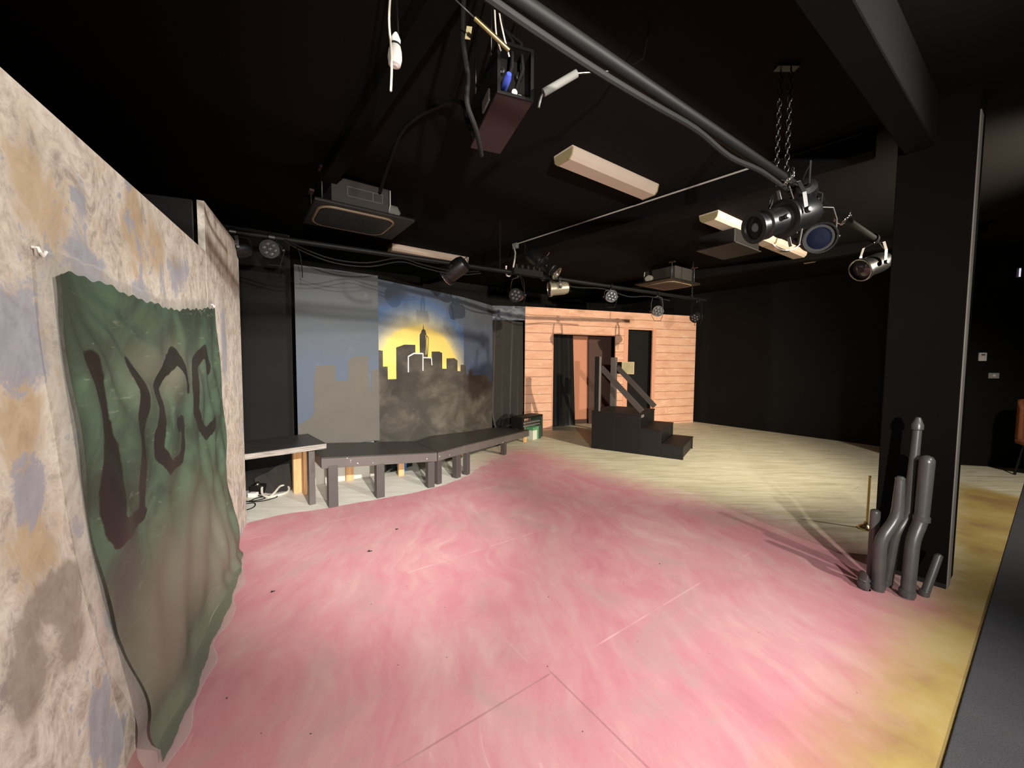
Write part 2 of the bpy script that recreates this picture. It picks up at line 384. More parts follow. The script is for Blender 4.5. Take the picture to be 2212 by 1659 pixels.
# ------------------------------------------------------------------ left painted flats with the tarp
F0 = V3((-2.271, 3.269, 0)); FD = V3((0.42951, -0.90306, 0)); FN = V3((0.90306, 0.42951, 0))
t = NT('sponged stone paint', 0.8, 0, 0.2)
P = t.coord('Object'); P2 = t.pos()
sv = t.mapping(P2, (1.0, 1.0, 0.55))
n1 = t.noise(sv, 2.6, 6, 0.6, 1.2); n2 = t.noise(t.mapping(P2, (1, 1, .6), (0, 0, 0), (5, 3, 7)), 3.1, 6, 0.6, 1.4)
n3 = t.noise(t.mapping(P2, (1, 1, .7)), 7.5, 9, 0.74, 1.4); n4 = t.noise(t.mapping(P2, (2, 2, 1), (0, 0, 0), (9, 1, 2)), 1.9, 5, 0.6, 1.0)
n5 = t.noise(P2, 26, 6, 0.7, 0.6)
tex = t.math('ADD', t.math('MULTIPLY', n3, 0.7), t.math('MULTIPLY', n5, 0.3))
base = t.ramp(tex, [(0.40, (0.38, 0.33, 0.275)), (0.485, (0.57, 0.515, 0.435)), (0.57, (0.73, 0.69, 0.60))])
hf = t.math('SUBTRACT', tex, 0.5)
def patch(v, seed, w, lo, hi):
    nn = t.noise(t.mapping(P2, (1, 1, .65), (0, 0, 0), (seed, seed * 2.3, seed * .6)), 4.2, 7, 0.66, 1.0)
    return t.step(t.math('ADD', v, t.math('ADD', t.math('MULTIPLY', hf, w), t.math('MULTIPLY', t.math('SUBTRACT', nn, .5), 1.9))), lo, hi)
och = t.math('MAXIMUM', t.math('MULTIPLY', t.attr('ochre'), .9), t.math('MULTIPLY', t.step(n1, 0.52, 0.74), 0.55))
blu = t.math('MAXIMUM', t.math('MULTIPLY', t.attr('bluegrey'), .95), t.math('MULTIPLY', t.step(n2, 0.50, 0.70), 0.6))
m1 = t.mix(t.math('MULTIPLY', patch(och, 2.0, 2.6, 0.40, 0.78), .75), base, t.mix(tex, (0.30, 0.20, 0.10), (0.62, 0.47, 0.27)))
m2 = t.mix(t.math('MULTIPLY', patch(blu, 6.0, 3.0, 0.40, 0.66), .85), m1, t.mix(tex, (0.17, 0.185, 0.24), (0.46, 0.48, 0.545)))
m3 = t.mix(t.math('MULTIPLY', patch(t.attr('umber_shade'), 11.0, 2.2, 0.38, 0.80), .8), m2, t.mix(tex, (0.13, 0.105, 0.09), (0.38, 0.315, 0.265)))
t.color(m3); t.bump(n3, 0.25, 0.006); M['stone'] = t.m
OCH = [(2.52, 1.80, .16, .22), (1.97, 1.90, .12, .22), (1.75, 1.86, .10, .12), (2.60, 1.25, .08, .12), (2.60, .95, .12, .18), (0.43, 2.1, .05, .25), (2.9, 1.4, .2, .3)]
BLU = [(2.30, 1.66, .16, .10), (2.32, 1.88, .06, .08), (2.62, 1.44, .14, .13), (2.61, 1.09, .07, .10), (1.5, 1.83, .16, .12), (1.9, 1.66, .1, .05), (2.36, .30, .08, .16), (2.44, .93, .05, .06), (2.28, .12, .06, .10), (.6, 1.5, .1, .3)]
UMB_SHADE = [(2.54, .80, .14, .07), (2.47, .66, .09, .12), (2.66, .62, .08, .14)]  # soft shadow low on the left flat, painted in as umber patches
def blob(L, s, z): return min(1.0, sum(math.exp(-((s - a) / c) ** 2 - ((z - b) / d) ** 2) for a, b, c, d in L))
def flat(name, s0, s1, z1, label, nx, nz):
    mb = MB(); th = 0.035
    def at(s, z, n): return F0 + FD * s + FN * n + V3((0, 0, z))
    mb.grid(lambda a, b: at(s0 + (s1 - s0) * a, z1 * b, 0), nx, nz, False)
    sv_ = [(s0 + (s1 - s0) * i / nx, z1 * j / nz) for j in range(nz + 1) for i in range(nx + 1)]
    base_i = len(mb.v)
    c = [at(s0, 0, -th), at(s1, 0, -th), at(s1, z1, -th), at(s0, z1, -th)]
    f = [at(s0, 0, 0), at(s1, 0, 0), at(s1, z1, 0), at(s0, z1, 0)]
    mb.poly(c[::-1])
    for i in range(4): j = (i + 1) % 4; mb.poly([f[i], f[j], c[j], c[i]])
    sv_ += [(s0, 0)] * (len(mb.v) - base_i)
    at_ = {'ochre': [blob(OCH, *q) for q in sv_], 'bluegrey': [blob(BLU, *q) for q in sv_], 'umber_shade': [blob(UMB_SHADE, *q) for q in sv_]}
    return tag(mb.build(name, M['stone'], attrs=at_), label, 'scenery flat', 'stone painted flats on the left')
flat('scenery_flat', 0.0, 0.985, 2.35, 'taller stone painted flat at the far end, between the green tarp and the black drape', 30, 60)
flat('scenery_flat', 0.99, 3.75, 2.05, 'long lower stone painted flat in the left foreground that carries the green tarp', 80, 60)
# black return flat behind them
bp = empty('return_flat', (-2.0, 2.2, 0), 'black return flat rising behind the top edge of the lower stone painted flat', 'scenery flat')
ra, rb = V3((-1.875, 2.33, 0)), V3((-2.60, 2.06, 0)); rd = (rb - ra).normalized(); rn = V3((rd.y, -rd.x, 0))
MB().box(ra, rb - ra, -rn * 0.02, (0, 0, 2.33)).build('panel', M['black_wood'], bp)
MB().box(ra + rd * 0.17 + V3((0, 0, 0.4)), rd * 0.045, rn * 0.022, (0, 0, 1.9)).build('batten', M['edge_grey'], bp)
# tarp ---------------------------------------------------------------
RE = [(0.921, 1.716), (0.88, 1.453), (0.825, 1.184), (0.747, 0.865), (0.665, 0.42), (0.625, 0.10), (0.61, 0.0)]
LE = [(2.493, 1.630), (2.465, 1.37), (2.426, 1.109), (2.38, 0.862), (2.334, 0.667), (2.254, 0.448), (2.19, 0.134), (2.20, 0.0)]
def along(pl_, k):
    n = len(pl_) - 1; x = min(k * n, n - 1e-6); i = int(x); f = x - i
    return pl_[i][0] + (pl_[i + 1][0] - pl_[i][0]) * f, pl_[i][1] + (pl_[i + 1][1] - pl_[i][1]) * f
def edge_at(pl_, z):
    for (s1, z1), (s2, z2) in zip(pl_, pl_[1:]):
        if z2 <= z <= z1: return s1 + (s2 - s1) * (z1 - z) / (z1 - z2 + 1e-9)
    return pl_[0][0] if z > pl_[0][1] else pl_[-1][0]
def rag(a): return 0.007 * math.sin(a * 17 + .5) + 0.004 * math.sin(a * 47 + 1) + 0.003 * abs(math.sin(a * 90))
TS = []
def tarp_pt(a, k, lift=0.0, grow=0.0):
    # a: 0 right edge .. 1 left edge; k: 0 top .. 1 hem
    KW = 0.94
    ztop = 1.716 + (1.630 - 1.716) * a - 0.045 * math.sin(math.pi * a) ** 2 + (0.004 * math.sin(a * 53 + 1) + 0.004 * math.sin(a * 131) + 0.003 * math.sin(a * 23)) * (1 if k < .03 else 0)
    if k <= KW:
        kk = k / KW; z = ztop * (1 - kk) + 0.012 * kk; q = 0.0
        sr = edge_at(RE, min(z, 1.716)); sl = edge_at(LE, min(z, 1.63)); q = 0.045 * max(0, 1 - z / 0.10) ** 2
    else:
        kk = (k - KW) / (1 - KW); z = 0.012
        hem = 0.095 * min(1, a * 5.5) + rag(a) * min(1, a * 8)
        sr, sl = 0.61 + 0.02 * kk, 2.20 + 0.07 * kk; q = 0.045 + (hem - 0.045) * kk
    s = sr + (sl - sr) * a
    # folds: they fan out of the top left corner, plus soft vertical pleats on the right
    dx, dz = 2.493 - s, 1.63 - z; ang = math.atan2(max(dz, 0), dx + 1e-6); rad = math.hypot(dx, dz)
    h = 0.010 * math.sin(ang * 21 + 0.6) * min(1, rad * 2) * math.exp(-rad * 0.5)
    h += 0.008 * math.sin((1 - a) * 60 + z * 3) * max(0, 1 - a * 2.2) * min(1, (1.7 - z) * 2)
    h += 0.006 * math.sin(s * 17 + z * 9) + 0.05 * math.exp(-((z - 0.16) / 0.22) ** 2) * (0.6 + .4 * math.sin(a * 9))
    fade = min(1, (1 - k) * 14) if k > KW else 1
    n = 0.022 + h * fade * (0.25 + 0.75 * min(1, k * 12)) + lift + q
    p = F0 + FD * (s - grow) + FN * max(0.006, n) + V3((0, 0, z + lift * (1 if k > KW else 0)))
    return p, s, z - q
INK = [
    [(2.37, 1.40, .030), (2.335, 1.318, .030), (2.305, 1.245, .034), (2.285, 1.172, .048), (2.265, 1.095, .062), (2.27, 1.022, .068), (2.275, 0.951, .064), (2.275, 0.871, .050), (2.265, 0.825, .040)],
    [(2.275, 0.845, .040), (2.175, 0.822, .036), (2.055, 0.825, .030)],
    [(2.12, 1.39, .024), (2.045, 1.301, .026), (2.021, 1.212, .036), (2.046, 1.129, .036), (2.060, 1.045, .034), (2.056, 0.955, .028), (2.045, 0.876, .020), (2.045, 0.825, .028)],
    [(1.50, 1.262, .030), (1.485, 1.278, .004)], [(1.52, 1.30, .018), (1.555, 1.352, .030), (1.656, 1.42, .042), (1.80, 1.36, .036), (1.868, 1.291, .034), (1.829, 1.209, .030), (1.866, 1.099, .038), (1.872, 1.017, .038), (1.759, 0.925, .030), (1.634, 0.94, .030), (1.59, 1.02, .030), (1.565, 1.10, .034), (1.665, 1.10, .034)],
    [(1.075, 1.353, .040), (1.204, 1.452, .036), (1.34, 1.385, .040), (1.384, 1.262, .042), (1.39, 1.133, .034), (1.317, 1.055, .034), (1.17, 0.975, .038), (1.05, 1.03, .036)]]
mb = MB(); ink = []; tn = []; NU, NV = 150, 130
def tp(a, k):
    p, s, z = tarp_pt(a, k)
    ink.append(min(sd_line(s, z, L) for L in INK)); tn.append(min(1, blob([(1.5, -.06, 1.1, .13), (1.5, .45, .5, .30), (2.05, .30, .25, .25), (1.75, 1.35, .4, .12), (1.1, .2, .3, .25)], s, z))); return p
mb.grid(tp, NU, NV)
t = NT('thin green painted sheet', 0.42, 0, 0.45); P = t.pos()
n1 = t.noise(P, 3.2, 5, 0.6, 0.8); n2 = t.noise(P, 45, 4)
c = t.mix(t.step(n1, 0.38, 0.62), (0.045, 0.066, 0.045), (0.08, 0.14, 0.09))
c = t.mix(t.math('MULTIPLY', t.attr('thin'), 0.85), c, (0.20, 0.20, 0.15))
c = t.mix(t.math('MULTIPLY', t.step(t.noise(t.mapping(P, (3, 3, 14)), 2.2, 4, .6, 1.5), 0.62, 0.70), 0.35), c, (0.27, 0.33, 0.25))
iw = t.math('ADD', t.attr('ink'), t.math('MULTIPLY', t.math('SUBTRACT', t.noise(P, 22, 3), 0.5), 0.022))
c = t.mix(t.math('SUBTRACT', 1.0, t.step(iw, -0.004, 0.004)), c, t.mix(n1, (0.012, 0.011, 0.010), (0.030, 0.026, 0.023)))
t.color(c); t.bump(n2, 0.08, 0.002)
tr_ = t.n('ShaderNodeBsdfTranslucent'); t.l(c, tr_.inputs[0]); mx = t.n('ShaderNodeMixShader'); mx.inputs[0].default_value = 0.12
t.l(t.b.outputs[0], mx.inputs[1]); t.l(tr_.outputs[0], mx.inputs[2]); t.l(mx.outputs[0], t.t.nodes['Material Output'].inputs[0]); M['tarp'] = t.m
t = NT('clear plastic film', 0.15, 0, 0.6); t.color((0.62, 0.60, 0.55)); t.b.inputs['Alpha'].default_value = 0.34; M['film'] = t.m
tarp = empty('tarp', (-1.55, 1.9, 0), 'green plastic tarp lettered UGC in black, hung on the stone painted flat', 'tarp')
mb.build('sheet', M['tarp'], tarp, attrs={'ink': ink, 'thin': tn})
fm = MB()
def film_pt(a, k):
    # a clear sheet a little larger than the green one, just behind it
    a2 = -0.015 + 1.06 * a
    p, s, z = tarp_pt(max(0, min(1, a2)), k)
    ex = (a2 - max(0, min(1, a2))) * 1.6
    q = F0 + FD * ((p - F0).dot(FD) + ex) + V3((0, 0, p.z)) + FN * max(0.004, (p - F0).dot(FN) - 0.012)
    if k < 0.04: q += V3((0, 0, 0.045 * (1 - k / 0.04) + 0.02 * max(0, 1 - k / .04) * abs(a - .6)))
    if k > 0.96: q += FN * (0.055 * (k - 0.96) / 0.04) * (0.7 + 0.3 * math.sin(a * 30)) - V3((0, 0, 0.006 * (k - .96) / .04))
    return q
fm.grid(film_pt, 60, 60); tag(fm.build('film_border', M['film'], tarp), 'clear plastic margin')
def hook(s, z, label):
    o = F0 + FD * s + V3((0, 0, z)) + FN * 0.0
    pts = [o + FN * 0.002, o + FN * 0.013, o + FN * 0.016 + V3((0, 0, -.010)), o + FN * .017 + V3((0, 0, -.017)) - FD * .010, o + FN * .017 - FD * .022 + V3((0, 0, -.004))]
    tag(MB().tube(pts, 0.0035, 8).build('hook', M['white']), label, 'hook', 'hooks of the green tarp')
hook(2.553, 1.672, 'white hook at the top left corner of the green tarp'); hook(0.925, 1.745, 'white hook at the top right corner of the green tarp')

# ------------------------------------------------------------------ skyline flats
A0 = V3((-2.341, 4.223, 0)); A1 = V3((-1.625, 4.744, 0)); AD = (A1 - A0).normalized(); AN = V3((AD.y, -AD.x, 0))
def plane_pts(o, d, pts, n=V3((0, 0, 0))): return [o + d * a + n + V3((0, 0, z)) for a, z in pts]
def lower(pts, z0): return pts + [(pts[-1][0], z0), (pts[0][0], z0)]
def tess(mb, pts, mi):                                        # concave outline as one n-gon
    mb.cur = mi; mb.poly(pts); mb.cur = 0
t = NT('blue grey flat paint', 0.75, 0, 0.2); P = t.pos(); n = t.noise(P, 1.6, 5, .6, .6); zz = t.sep(P)[2]
c = t.mix(t.step(t.math('ADD', zz, t.math('MULTIPLY', n, .8)), 1.6, 2.6), (0.078, 0.097, 0.13), (0.085, 0.093, 0.092))
t.color(t.mix(t.step(t.noise(P, 4, 6, .7), .6, .8), c, (0.14, 0.165, 0.20))); M['sky_dull'] = t.m
M['dull_town'] = plain('faded grey building paint', (0.100, 0.092, 0.078), 0.75, 0, 0.14, 4, 0.2)
p1 = empty('scenery_flat', (-1.98, 4.48, 0.43), 'blue grey painted flat with faint grey building shapes, left of the yellow skyline', 'scenery flat', 'skyline flats')
MB().box(A0 + V3((0, 0, 0.43)), AD * 0.8855, -AN * 0.02, (0, 0, 2.0)).build('panel', M['sky_dull'], p1)
m_ = MB()
T1 = [(0.006, 0.70), (0.09, 0.741), (0.144, 0.783), (0.162, 0.834), (0.17, 1.227), (0.196, 1.344), (0.39, 1.351), (0.393, 1.17), (0.527, 1.167), (0.537, 1.399), (0.583, 1.454), (0.764, 1.464), (0.766, 1.316), (0.771, 1.218), (0.774, 1.055), (0.791, 1.054), (0.796, 1.295), (0.884, 1.309)]
m_.prism(plane_pts(A0, AD, lower(T1, 0.435), AN * 0.0005), AN * 0.0015)
m_.build('painted_buildings', M['dull_town'], p1)
tag(MB().box(V3((-2.36, 4.21, 0)) , AD * 0.84, -AN * 0.03, (0, 0, 0.42)).build('base_board', M['white_board']), 'white painted board on the floor below the blue grey flat, behind the walkway', 'board')

B0 = V3((-1.65, 4.92, 0)); B1 = V3((-0.77, 6.22, 0)); B2 = V3((-0.36, 7.12, 0))
BD = (B1 - B0).normalized(); BN = V3((BD.y, -BD.x, 0)); CD = (B2 - B1).normalized(); CN = V3((CD.y, -CD.x, 0))
t = NT('night sky with glow paint', 0.7, 0, 0.2); P = t.pos()
sp = t.sep(t.mapping(P, (1, 1, 1)))
al = t.math('ADD', t.math('MULTIPLY', t.math('SUBTRACT', sp[0], B0.x), BD.x), t.math('MULTIPLY', t.math('SUBTRACT', sp[1], B0.y), BD.y))
nz = t.math('MULTIPLY', t.math('SUBTRACT', t.noise(P, 5, 6, .65), .5), .16)
dx = t.math('DIVIDE', t.math('SUBTRACT', al, 0.66), 0.80); dz = t.math('DIVIDE', t.math('SUBTRACT', sp[2], 1.10), 0.80)
rr = t.math('ADD', t.math('SQRT', t.math('ADD', t.math('MULTIPLY', dx, dx), t.math('MULTIPLY', dz, dz))), nz)
glow = t.ramp(t.math('DIVIDE', rr, 2.0), [(0.0, (0.80, 0.60, 0.14)), (0.485, (0.80, 0.61, 0.17)), (0.525, (0.46, 0.42, 0.26)), (0.59, (0.225, 0.235, 0.22)), (0.655, (0.115, 0.155, 0.21)), (0.71, (0.070, 0.115, 0.215)), (0.78, (0.068, 0.085, 0.115)), (1.0, (0.07, 0.08, 0.092))])
wisp = t.step(t.noise(t.mapping(P, (4, 4, 1.2)), 1.4, 6, .7), .60, .82)
t.color(t.mix(t.math('MULTIPLY', wisp, .22), glow, (0.20, 0.22, 0.25))); M['sky_glow'] = t.m
t = NT('night sky paint', 0.7, 0, 0.2); P = t.pos()
c = t.mix(t.step(t.sep(P)[2], 1.2, 2.3), (0.07, 0.088, 0.14), (0.072, 0.083, 0.098))
t.color(t.mix(t.math('MULTIPLY', t.step(t.noise(t.mapping(P, (2, 2, 5)), 2.0, 6, .7), .56, .78), .5), c, (0.17, 0.19, 0.235))); M['sky_night'] = t.m
t = NT('black building paint', 0.5, 0, 0.35); P = t.pos(); g = t.noise(t.mapping(P, (1.2, 1.2, 2.0)), 1.5, 6, .65, .5)
t.color(t.mix(t.step(g, .38, .78), (0.048, 0.043, 0.036), (0.125, 0.113, 0.09))); M['town'] = t.m
p2 = empty('scenery_flat', ((B0 + B1) / 2), 'painted skyline flat with a yellow glow behind black towers', 'scenery flat', 'skyline flats')
MB().box(B0 - BD * .10 + V3((0, 0, 0.02)), BD * 1.6698, -BN * 0.02, (0, 0, 2.40)).build('panel', M['sky_glow'], p2)
T2 = [(0.001, 1.538), (0.02, 1.535), (0.02, 1.334), (0.091, 1.334), (0.093, 1.17), (0.229, 1.169), (0.23, 1.583), (0.366, 1.626), (0.558, 1.631), (0.558, 1.507), (0.638, 1.507), (0.638, 1.774), (0.664, 1.805), (0.678, 1.84), (0.7, 1.856), (0.707, 1.925), (0.716, 1.857), (0.744, 1.844), (0.762, 1.789), (0.775, 1.77), (0.780, 1.467), (0.865, 1.46), (0.865, 1.547), (1.019, 1.551), (1.079, 1.531), (1.08, 1.297), (1.171, 1.296), (1.171, 1.451), (1.34, 1.458), (1.417, 1.421), (1.417, 1.256), (1.487, 1.255), (1.487, 1.355), (1.5685, 1.355)]
MB().prism(plane_pts(B0, BD, lower([(-0.102, 1.545)] + T2[1:], 0.018), -BN * 0.0215), BN * 0.0235).build('painted_buildings', M['town'], p2)
def ribbon(mb, o, d, n, pts, wd):
    for (a, z), (b, y) in zip(pts, pts[1:]):
        L = math.hypot(b - a, y - z); ex, ez = (b - a) / L, (y - z) / L; h = wd / 2
        q = [(a - ex * h * .6 - ez * h, z - ez * h * .6 + ex * h), (b + ex * h * .6 - ez * h, y + ez * h * .6 + ex * h), (b + ex * h * .6 + ez * h, y + ez * h * .6 - ex * h), (a - ex * h * .6 + ez * h, z - ez * h * .6 - ex * h)]
        mb.prism(plane_pts(o, d, q, n * 0.0026), n * 0.001)
m_ = MB(); ribbon(m_, B0, BD, BN, [(0.429, 1.26), (0.431, 1.468), (0.531, 1.513), (0.696, 1.513), (0.694, 1.278)], 0.018); ribbon(m_, B0, BD, BN, [(0.699, 1.458), (0.858, 1.455), (0.868, 1.353)], 0.016)
tag(m_.build('white_outline', M['white'], p2), 'white brushed outline')
M['yellow_line'] = plain('yellow paint line', (0.75, 0.58, 0.15), .7)
m_ = MB(); ribbon(m_, B0, BD, BN, [(0.752, 1.775), (0.762, 1.68), (0.752, 1.50)], 0.010)
m_.build('yellow_highlight', M['yellow_line'], p2)
m_ = MB(); ribbon(m_, B0, BD, BN, [(0.778, 1.765), (0.80, 1.74), (0.80, 1.66), (0.784, 1.475)], 0.009); m_.build('tower_outline', M['town'], p2)
p3 = empty('scenery_flat', ((B1 + B2) / 2), 'narrow dark blue skyline flat between the yellow glow flat and the black curtain', 'scenery flat', 'skyline flats')
MB().box(B1 + V3((0, 0, 0.02)), CD * 0.989, -CN * 0.02, (0, 0, 2.40)).build('panel', M['sky_night'], p3)
T3 = [(0.001, 1.355), (0.023, 1.351), (0.055, 1.334), (0.065, 1.189), (0.138, 1.187), (0.155, 1.256), (0.206, 1.281), (0.25, 1.245), (0.257, 1.175), (0.546, 1.179), (0.778, 1.168), (0.879, 1.119), (0.901, 1.022), (0.945, 1.029), (0.962, 1.07), (0.975, 1.026), (0.987, 1.014)]
MB().prism(plane_pts(B1, CD, lower(T3, 0.03), CN * 0.0005), CN * 0.0015).build('painted_buildings', M['town'], p3)
H0 = V3((-0.36, 7.12, 0)); H1 = V3((0.256, 7.805, 0)); HD = (H1 - H0).normalized(); HN = V3((HD.y, -HD.x, 0)); HL = (H1 - H0).length
t = NT('brushed grey blue paint', 0.7, 0, .2); P = t.pos()
t.color(t.mix(t.step(t.noise(t.mapping(P, (2, 2, 7)), 2.2, 5, .7), .4, .7), (0.085, 0.098, 0.12), (0.20, 0.215, 0.25))); M['header'] = t.m
MBh = MB().prism(plane_pts(H0, HD, [(0, 2.16), (HL - .005, 2.235), (HL - .005, 2.505), (0, 2.425)]), -HN * 0.02)
tag(MBh.build('header_panel', M['header']), 'short grey blue header board above the black curtain, left of the salmon wall', 'board')
# curtain in the gap
def curt(a, b):
    z = 2.20 - 2.12 * b
    pin = 1 - 0.30 * math.exp(-((z - 0.42) / .22) ** 2) * 0
    s = HL * (0.015 + 0.97 * a)
    wv = 0.022 * math.sin(a * 24 + 1.5 * math.sin(b * 2)) * (0.35 + b) + 0.018 * math.sin(a * 11 + 2 + b)
    low = max(0, (b - 0.80) / 0.2)
    s2 = s + low * low * (0.42 * HL - s) * 0.35
    return H0 + HD * s2 + HN * (-0.05 + wv + 0.05 * low * math.sin(math.pi * a)) + V3((0, 0, z + 0.06 * low * math.sin(a * 9)))
ct = empty('curtain', ((H0 + H1) / 2), 'faded black curtain hanging between the skyline flats and the salmon wall', 'curtain')
MB().grid(curt, 90, 40).build('cloth', M['drape2'], ct)
def bunch(a, b):
    th = 2 * math.pi * a; z = 0.10 + 0.30 * b; r = (0.17 + .03 * math.sin(5 * th + b * 4)) * (math.sin(math.pi * (0.12 + 0.80 * b)) ** 0.6)
    c = H0 + HD * (HL * 0.42) + HN * 0.04
    return c + HD * (math.cos(th) * r * 1.35) + HN * (math.sin(th) * r * .7) + V3((0, 0, z + .02 * math.sin(3 * th)))
MB().grid(bunch, 36, 12).build('gathered_hem', M['drape'], ct)

# black drape at the left end, behind the raised bench
def drape(o, d, n, L, z0, z1, amp, name, label, nu=90, nv=10, ph=0.0, freq=9, mat='drape', group=None):
    def fn(a, b): return o + d * (L * a) + n * (amp * math.sin(a * L * freq + ph + .4 * math.sin(b * 3)) + amp * .5 * math.sin(a * L * freq * 2.3 + 1)) + V3((0, 0, z0 + (z1 - z0) * b))
    return tag(MB().grid(fn, nu, nv).build(name, M[mat], solid=0.004), label, 'curtain', group)
dl = empty('side_drape', (-2.9, 3.8, 0), 'tall black drape at the left end beside the blue grey flat', 'curtain')
def dfn(a, b): return A0 - AD * (0.015 + 1.5 * a) + AN * (-0.20 + 0.012 * math.sin(a * 14) + 0.008 * math.sin(a * 31 + b)) + V3((0, 0, 0.0 + 2.78 * b))
MB().grid(dfn, 80, 8).build('cloth', M['drape'], dl, solid=0.004)
def dfn2(a, b):
    p = A0 - AD * (0.04 + 0.36 * a) + AN * (-0.15 + 0.24 * (1 - b) * (0.4 + 0.6 * math.sin(a * 3.0 + .4)) + 0.02 * math.sin(a * 12)) + V3((0, 0, 0.012 + (0.30 - 0.18 * a) * b)); return p
MB().grid(dfn2, 24, 8).build('loose_hem', M['drape2'], dl)

# ------------------------------------------------------------------ raised bench and the walkway ramp
def legbox(mb, c, wd, z0, z1, d=None, dp=None):
    d = d or V3((1, 0, 0)); n = V3((-d.y, d.x, 0)); dp = dp or wd
    return mb.box(V3((c[0], c[1], z0)) - d * wd / 2 - n * dp / 2, d * wd, n * dp, (0, 0, z1 - z0))
bb = empty('raised_bench', (-2.2, 3.7, 0), 'black topped bench with worn grey edge, standing highest at the left end', 'bench')
k0 = V3((-1.805, 3.755, 0)); kd = V3((-0.722, -0.692, 0)); kn = V3((-0.66, 0.75, 0)).normalized()
MB().box(k0 + V3((0, 0, .545)), kd * 1.15, kn * 0.67, (0, 0, 0.05)).build('top', M['ply_edge'], bb, bevel=0.004)
MB().box(k0 + V3((0, 0, .5955)) + kd * .004 + kn * .004, kd * 1.14, kn * 0.66, (0, 0, 0.003)).build('top_board', M['deck_black'], bb)
tag(legbox(MB(), (-1.95, 3.735), 0.055, 0, 0.545, -kd).build('leg', M['worn_black'], bb, bevel=0.003), 'black painted front leg')
tag(legbox(MB(), (-2.275, 4.075), 0.085, 0, 0.545, -kd, .05).build('leg', M['timber'], bb, bevel=0.003), 'raw timber leg')
tag(legbox(MB(), (-2.16, 4.03), 0.06, 0, 0.545, -kd, .05).build('leg', M['timber'], bb, bevel=0.003), 'raw timber leg behind the black one')
legbox(MB(), (-2.62, 3.25), 0.06, 0, 0.545, -kd).build('leg', M['worn_black'], bb)

def platform(name, poly, hs, th, label, legs, rear):
    cx = sum(p[0] for p in poly) / len(poly); cy = sum(p[1] for p in poly) / len(poly)
    r = empty(name, (cx, cy, 0), label, 'walkway', 'sections of the sloping black walkway')
    mb = MB(); n = len(poly); lo = [V3((p[0], p[1], h - th)) for p, h in zip(poly, hs)]; hi = [V3((p[0], p[1], h - 0.012)) for p, h in zip(poly, hs)]
    mb.v += [tuple(p) for p in lo] + [tuple(p) for p in hi]
    mb.face(list(range(n - 1, -1, -1))); mb.face(list(range(n, 2 * n)))
    for i in range(n): j = (i + 1) % n; mb.face([i, j, n + j, n + i])
    mb.build('frame', M['worn_black'], r, bevel=0.003)
    mb = MB(); mb.v += [tuple(p) for p in hi] + [tuple(p + V3((0, 0, .012))) for p in hi]
    mb.face(list(range(n - 1, -1, -1))); mb.face(list(range(n, 2 * n)))
    for i in range(n): j = (i + 1) % n; mb.face([i, j, n + j, n + i])
    mb.build('deck', M['deck_black'], r, bevel=0.002)
    for (x, y, wd, h, d) in legs: legbox(MB(), (x, y), wd, 0, h, d).build('leg', M['leg_black'], r, bevel=0.003)
    for (x, y, wd, h, d) in rear: tag(legbox(MB(), (x, y), wd, 0, h, d, .045).build('leg', M['timber'], r, bevel=0.003), 'raw timber rear leg')
    return r
da = V3((-0.835 + 1.786, 4.31 - 3.606, 0)).normalized(); na = V3((-da.y, da.x, 0))
PA = [(-1.786, 3.606), (-0.835, 4.312), (-1.235, 4.90), (-1.60, 4.70), (-2.255, 4.235)]
platform('walkway_section', PA, [.492, .388, .388, .42, .492], .105, 'longest walkway section, sloping down from the raised bench with chipped front edge',
         [(-1.725, 3.69, .085, .40, da), (-1.362, 3.955, .082, .345, da), (-0.91, 4.285, .078, .29, da)], [(-1.90, 4.50, .085, .36, da), (-1.36, 4.72, .07, .29, da)])
db = V3((-0.56 + 0.827, 4.72 - 4.35, 0)).normalized()
platform('walkway_section', [(-0.828, 4.318), (-0.563, 4.715), (-1.19, 4.99), (-1.23, 4.905)], [.388, .388, .388, .388], .105, 'shortest wedge shaped walkway section in the middle of the bend',
         [(-0.845, 4.405, .065, .285, db), (-0.665, 4.65, .075, .285, db)], [])
dc = V3((0.31 + 0.54, 6.84 - 4.733, 0)).normalized()
platform('walkway_section', [(-0.557, 4.72), (0.31, 6.84), (-0.32, 7.08), (-0.73, 6.20), (-1.17, 5.50), (-1.18, 4.995)], [.388, .205, .205, .28, .34, .388], .11, 'far walkway section sloping down towards the low table by the salmon wall',
         [(-0.56, 4.785, .065, .28, dc), (-0.12, 5.84, .07, .185, dc)], [(0.235, 6.79, .06, .10, dc), (-0.75, 5.75, .06, .2, dc)])

# things under the walkway
bkt = empty('blue_tub', (-1.40, 4.90, 0), 'small blue plastic tub on the floor under the walkway', 'tub')
MB().lathe([(0.055, 0.001), (0.066, 0.12), (0.072, 0.122), (0.072, 0.13), (0.062, 0.13), (0.05, 0.012)], (-1.40, 4.90, 0), n=24).build('body', M['blue'], bkt)
MB().tube([V3((-1.466, 4.90, .12)), V3((-1.45, 4.88, .155)), V3((-1.40, 4.87, .17)), V3((-1.35, 4.88, .155)), V3((-1.334, 4.90, .12))], 0.003, 6).build('handle', M['grey_metal'], bkt)
tag(MB().tube([V3((-1.60, 4.66, .016)), V3((-1.54, 4.80, .04)), V3((-1.48, 4.95, .065))], 0.014, 12).build('tube', M['chrome']), 'short silver tube lying under the walkway beside the blue tub', 'tube')
eb = empty('equipment_case', (-1.35, 5.10, 0), 'low black case on the floor behind the blue tub under the walkway', 'case')
MB().box(B0 + BD * .03 + BN * .03, BD * .34, BN * .11, (0, 0, .19)).build('body', M['dark_plastic'], eb, bevel=.006)
MB().box(B0 + BD * .025 + BN * .025 + V3((0, 0, .19)), BD * .35, BN * .12, (0, 0, .02)).build('lid', M['dark_plastic'], eb, bevel=.005)

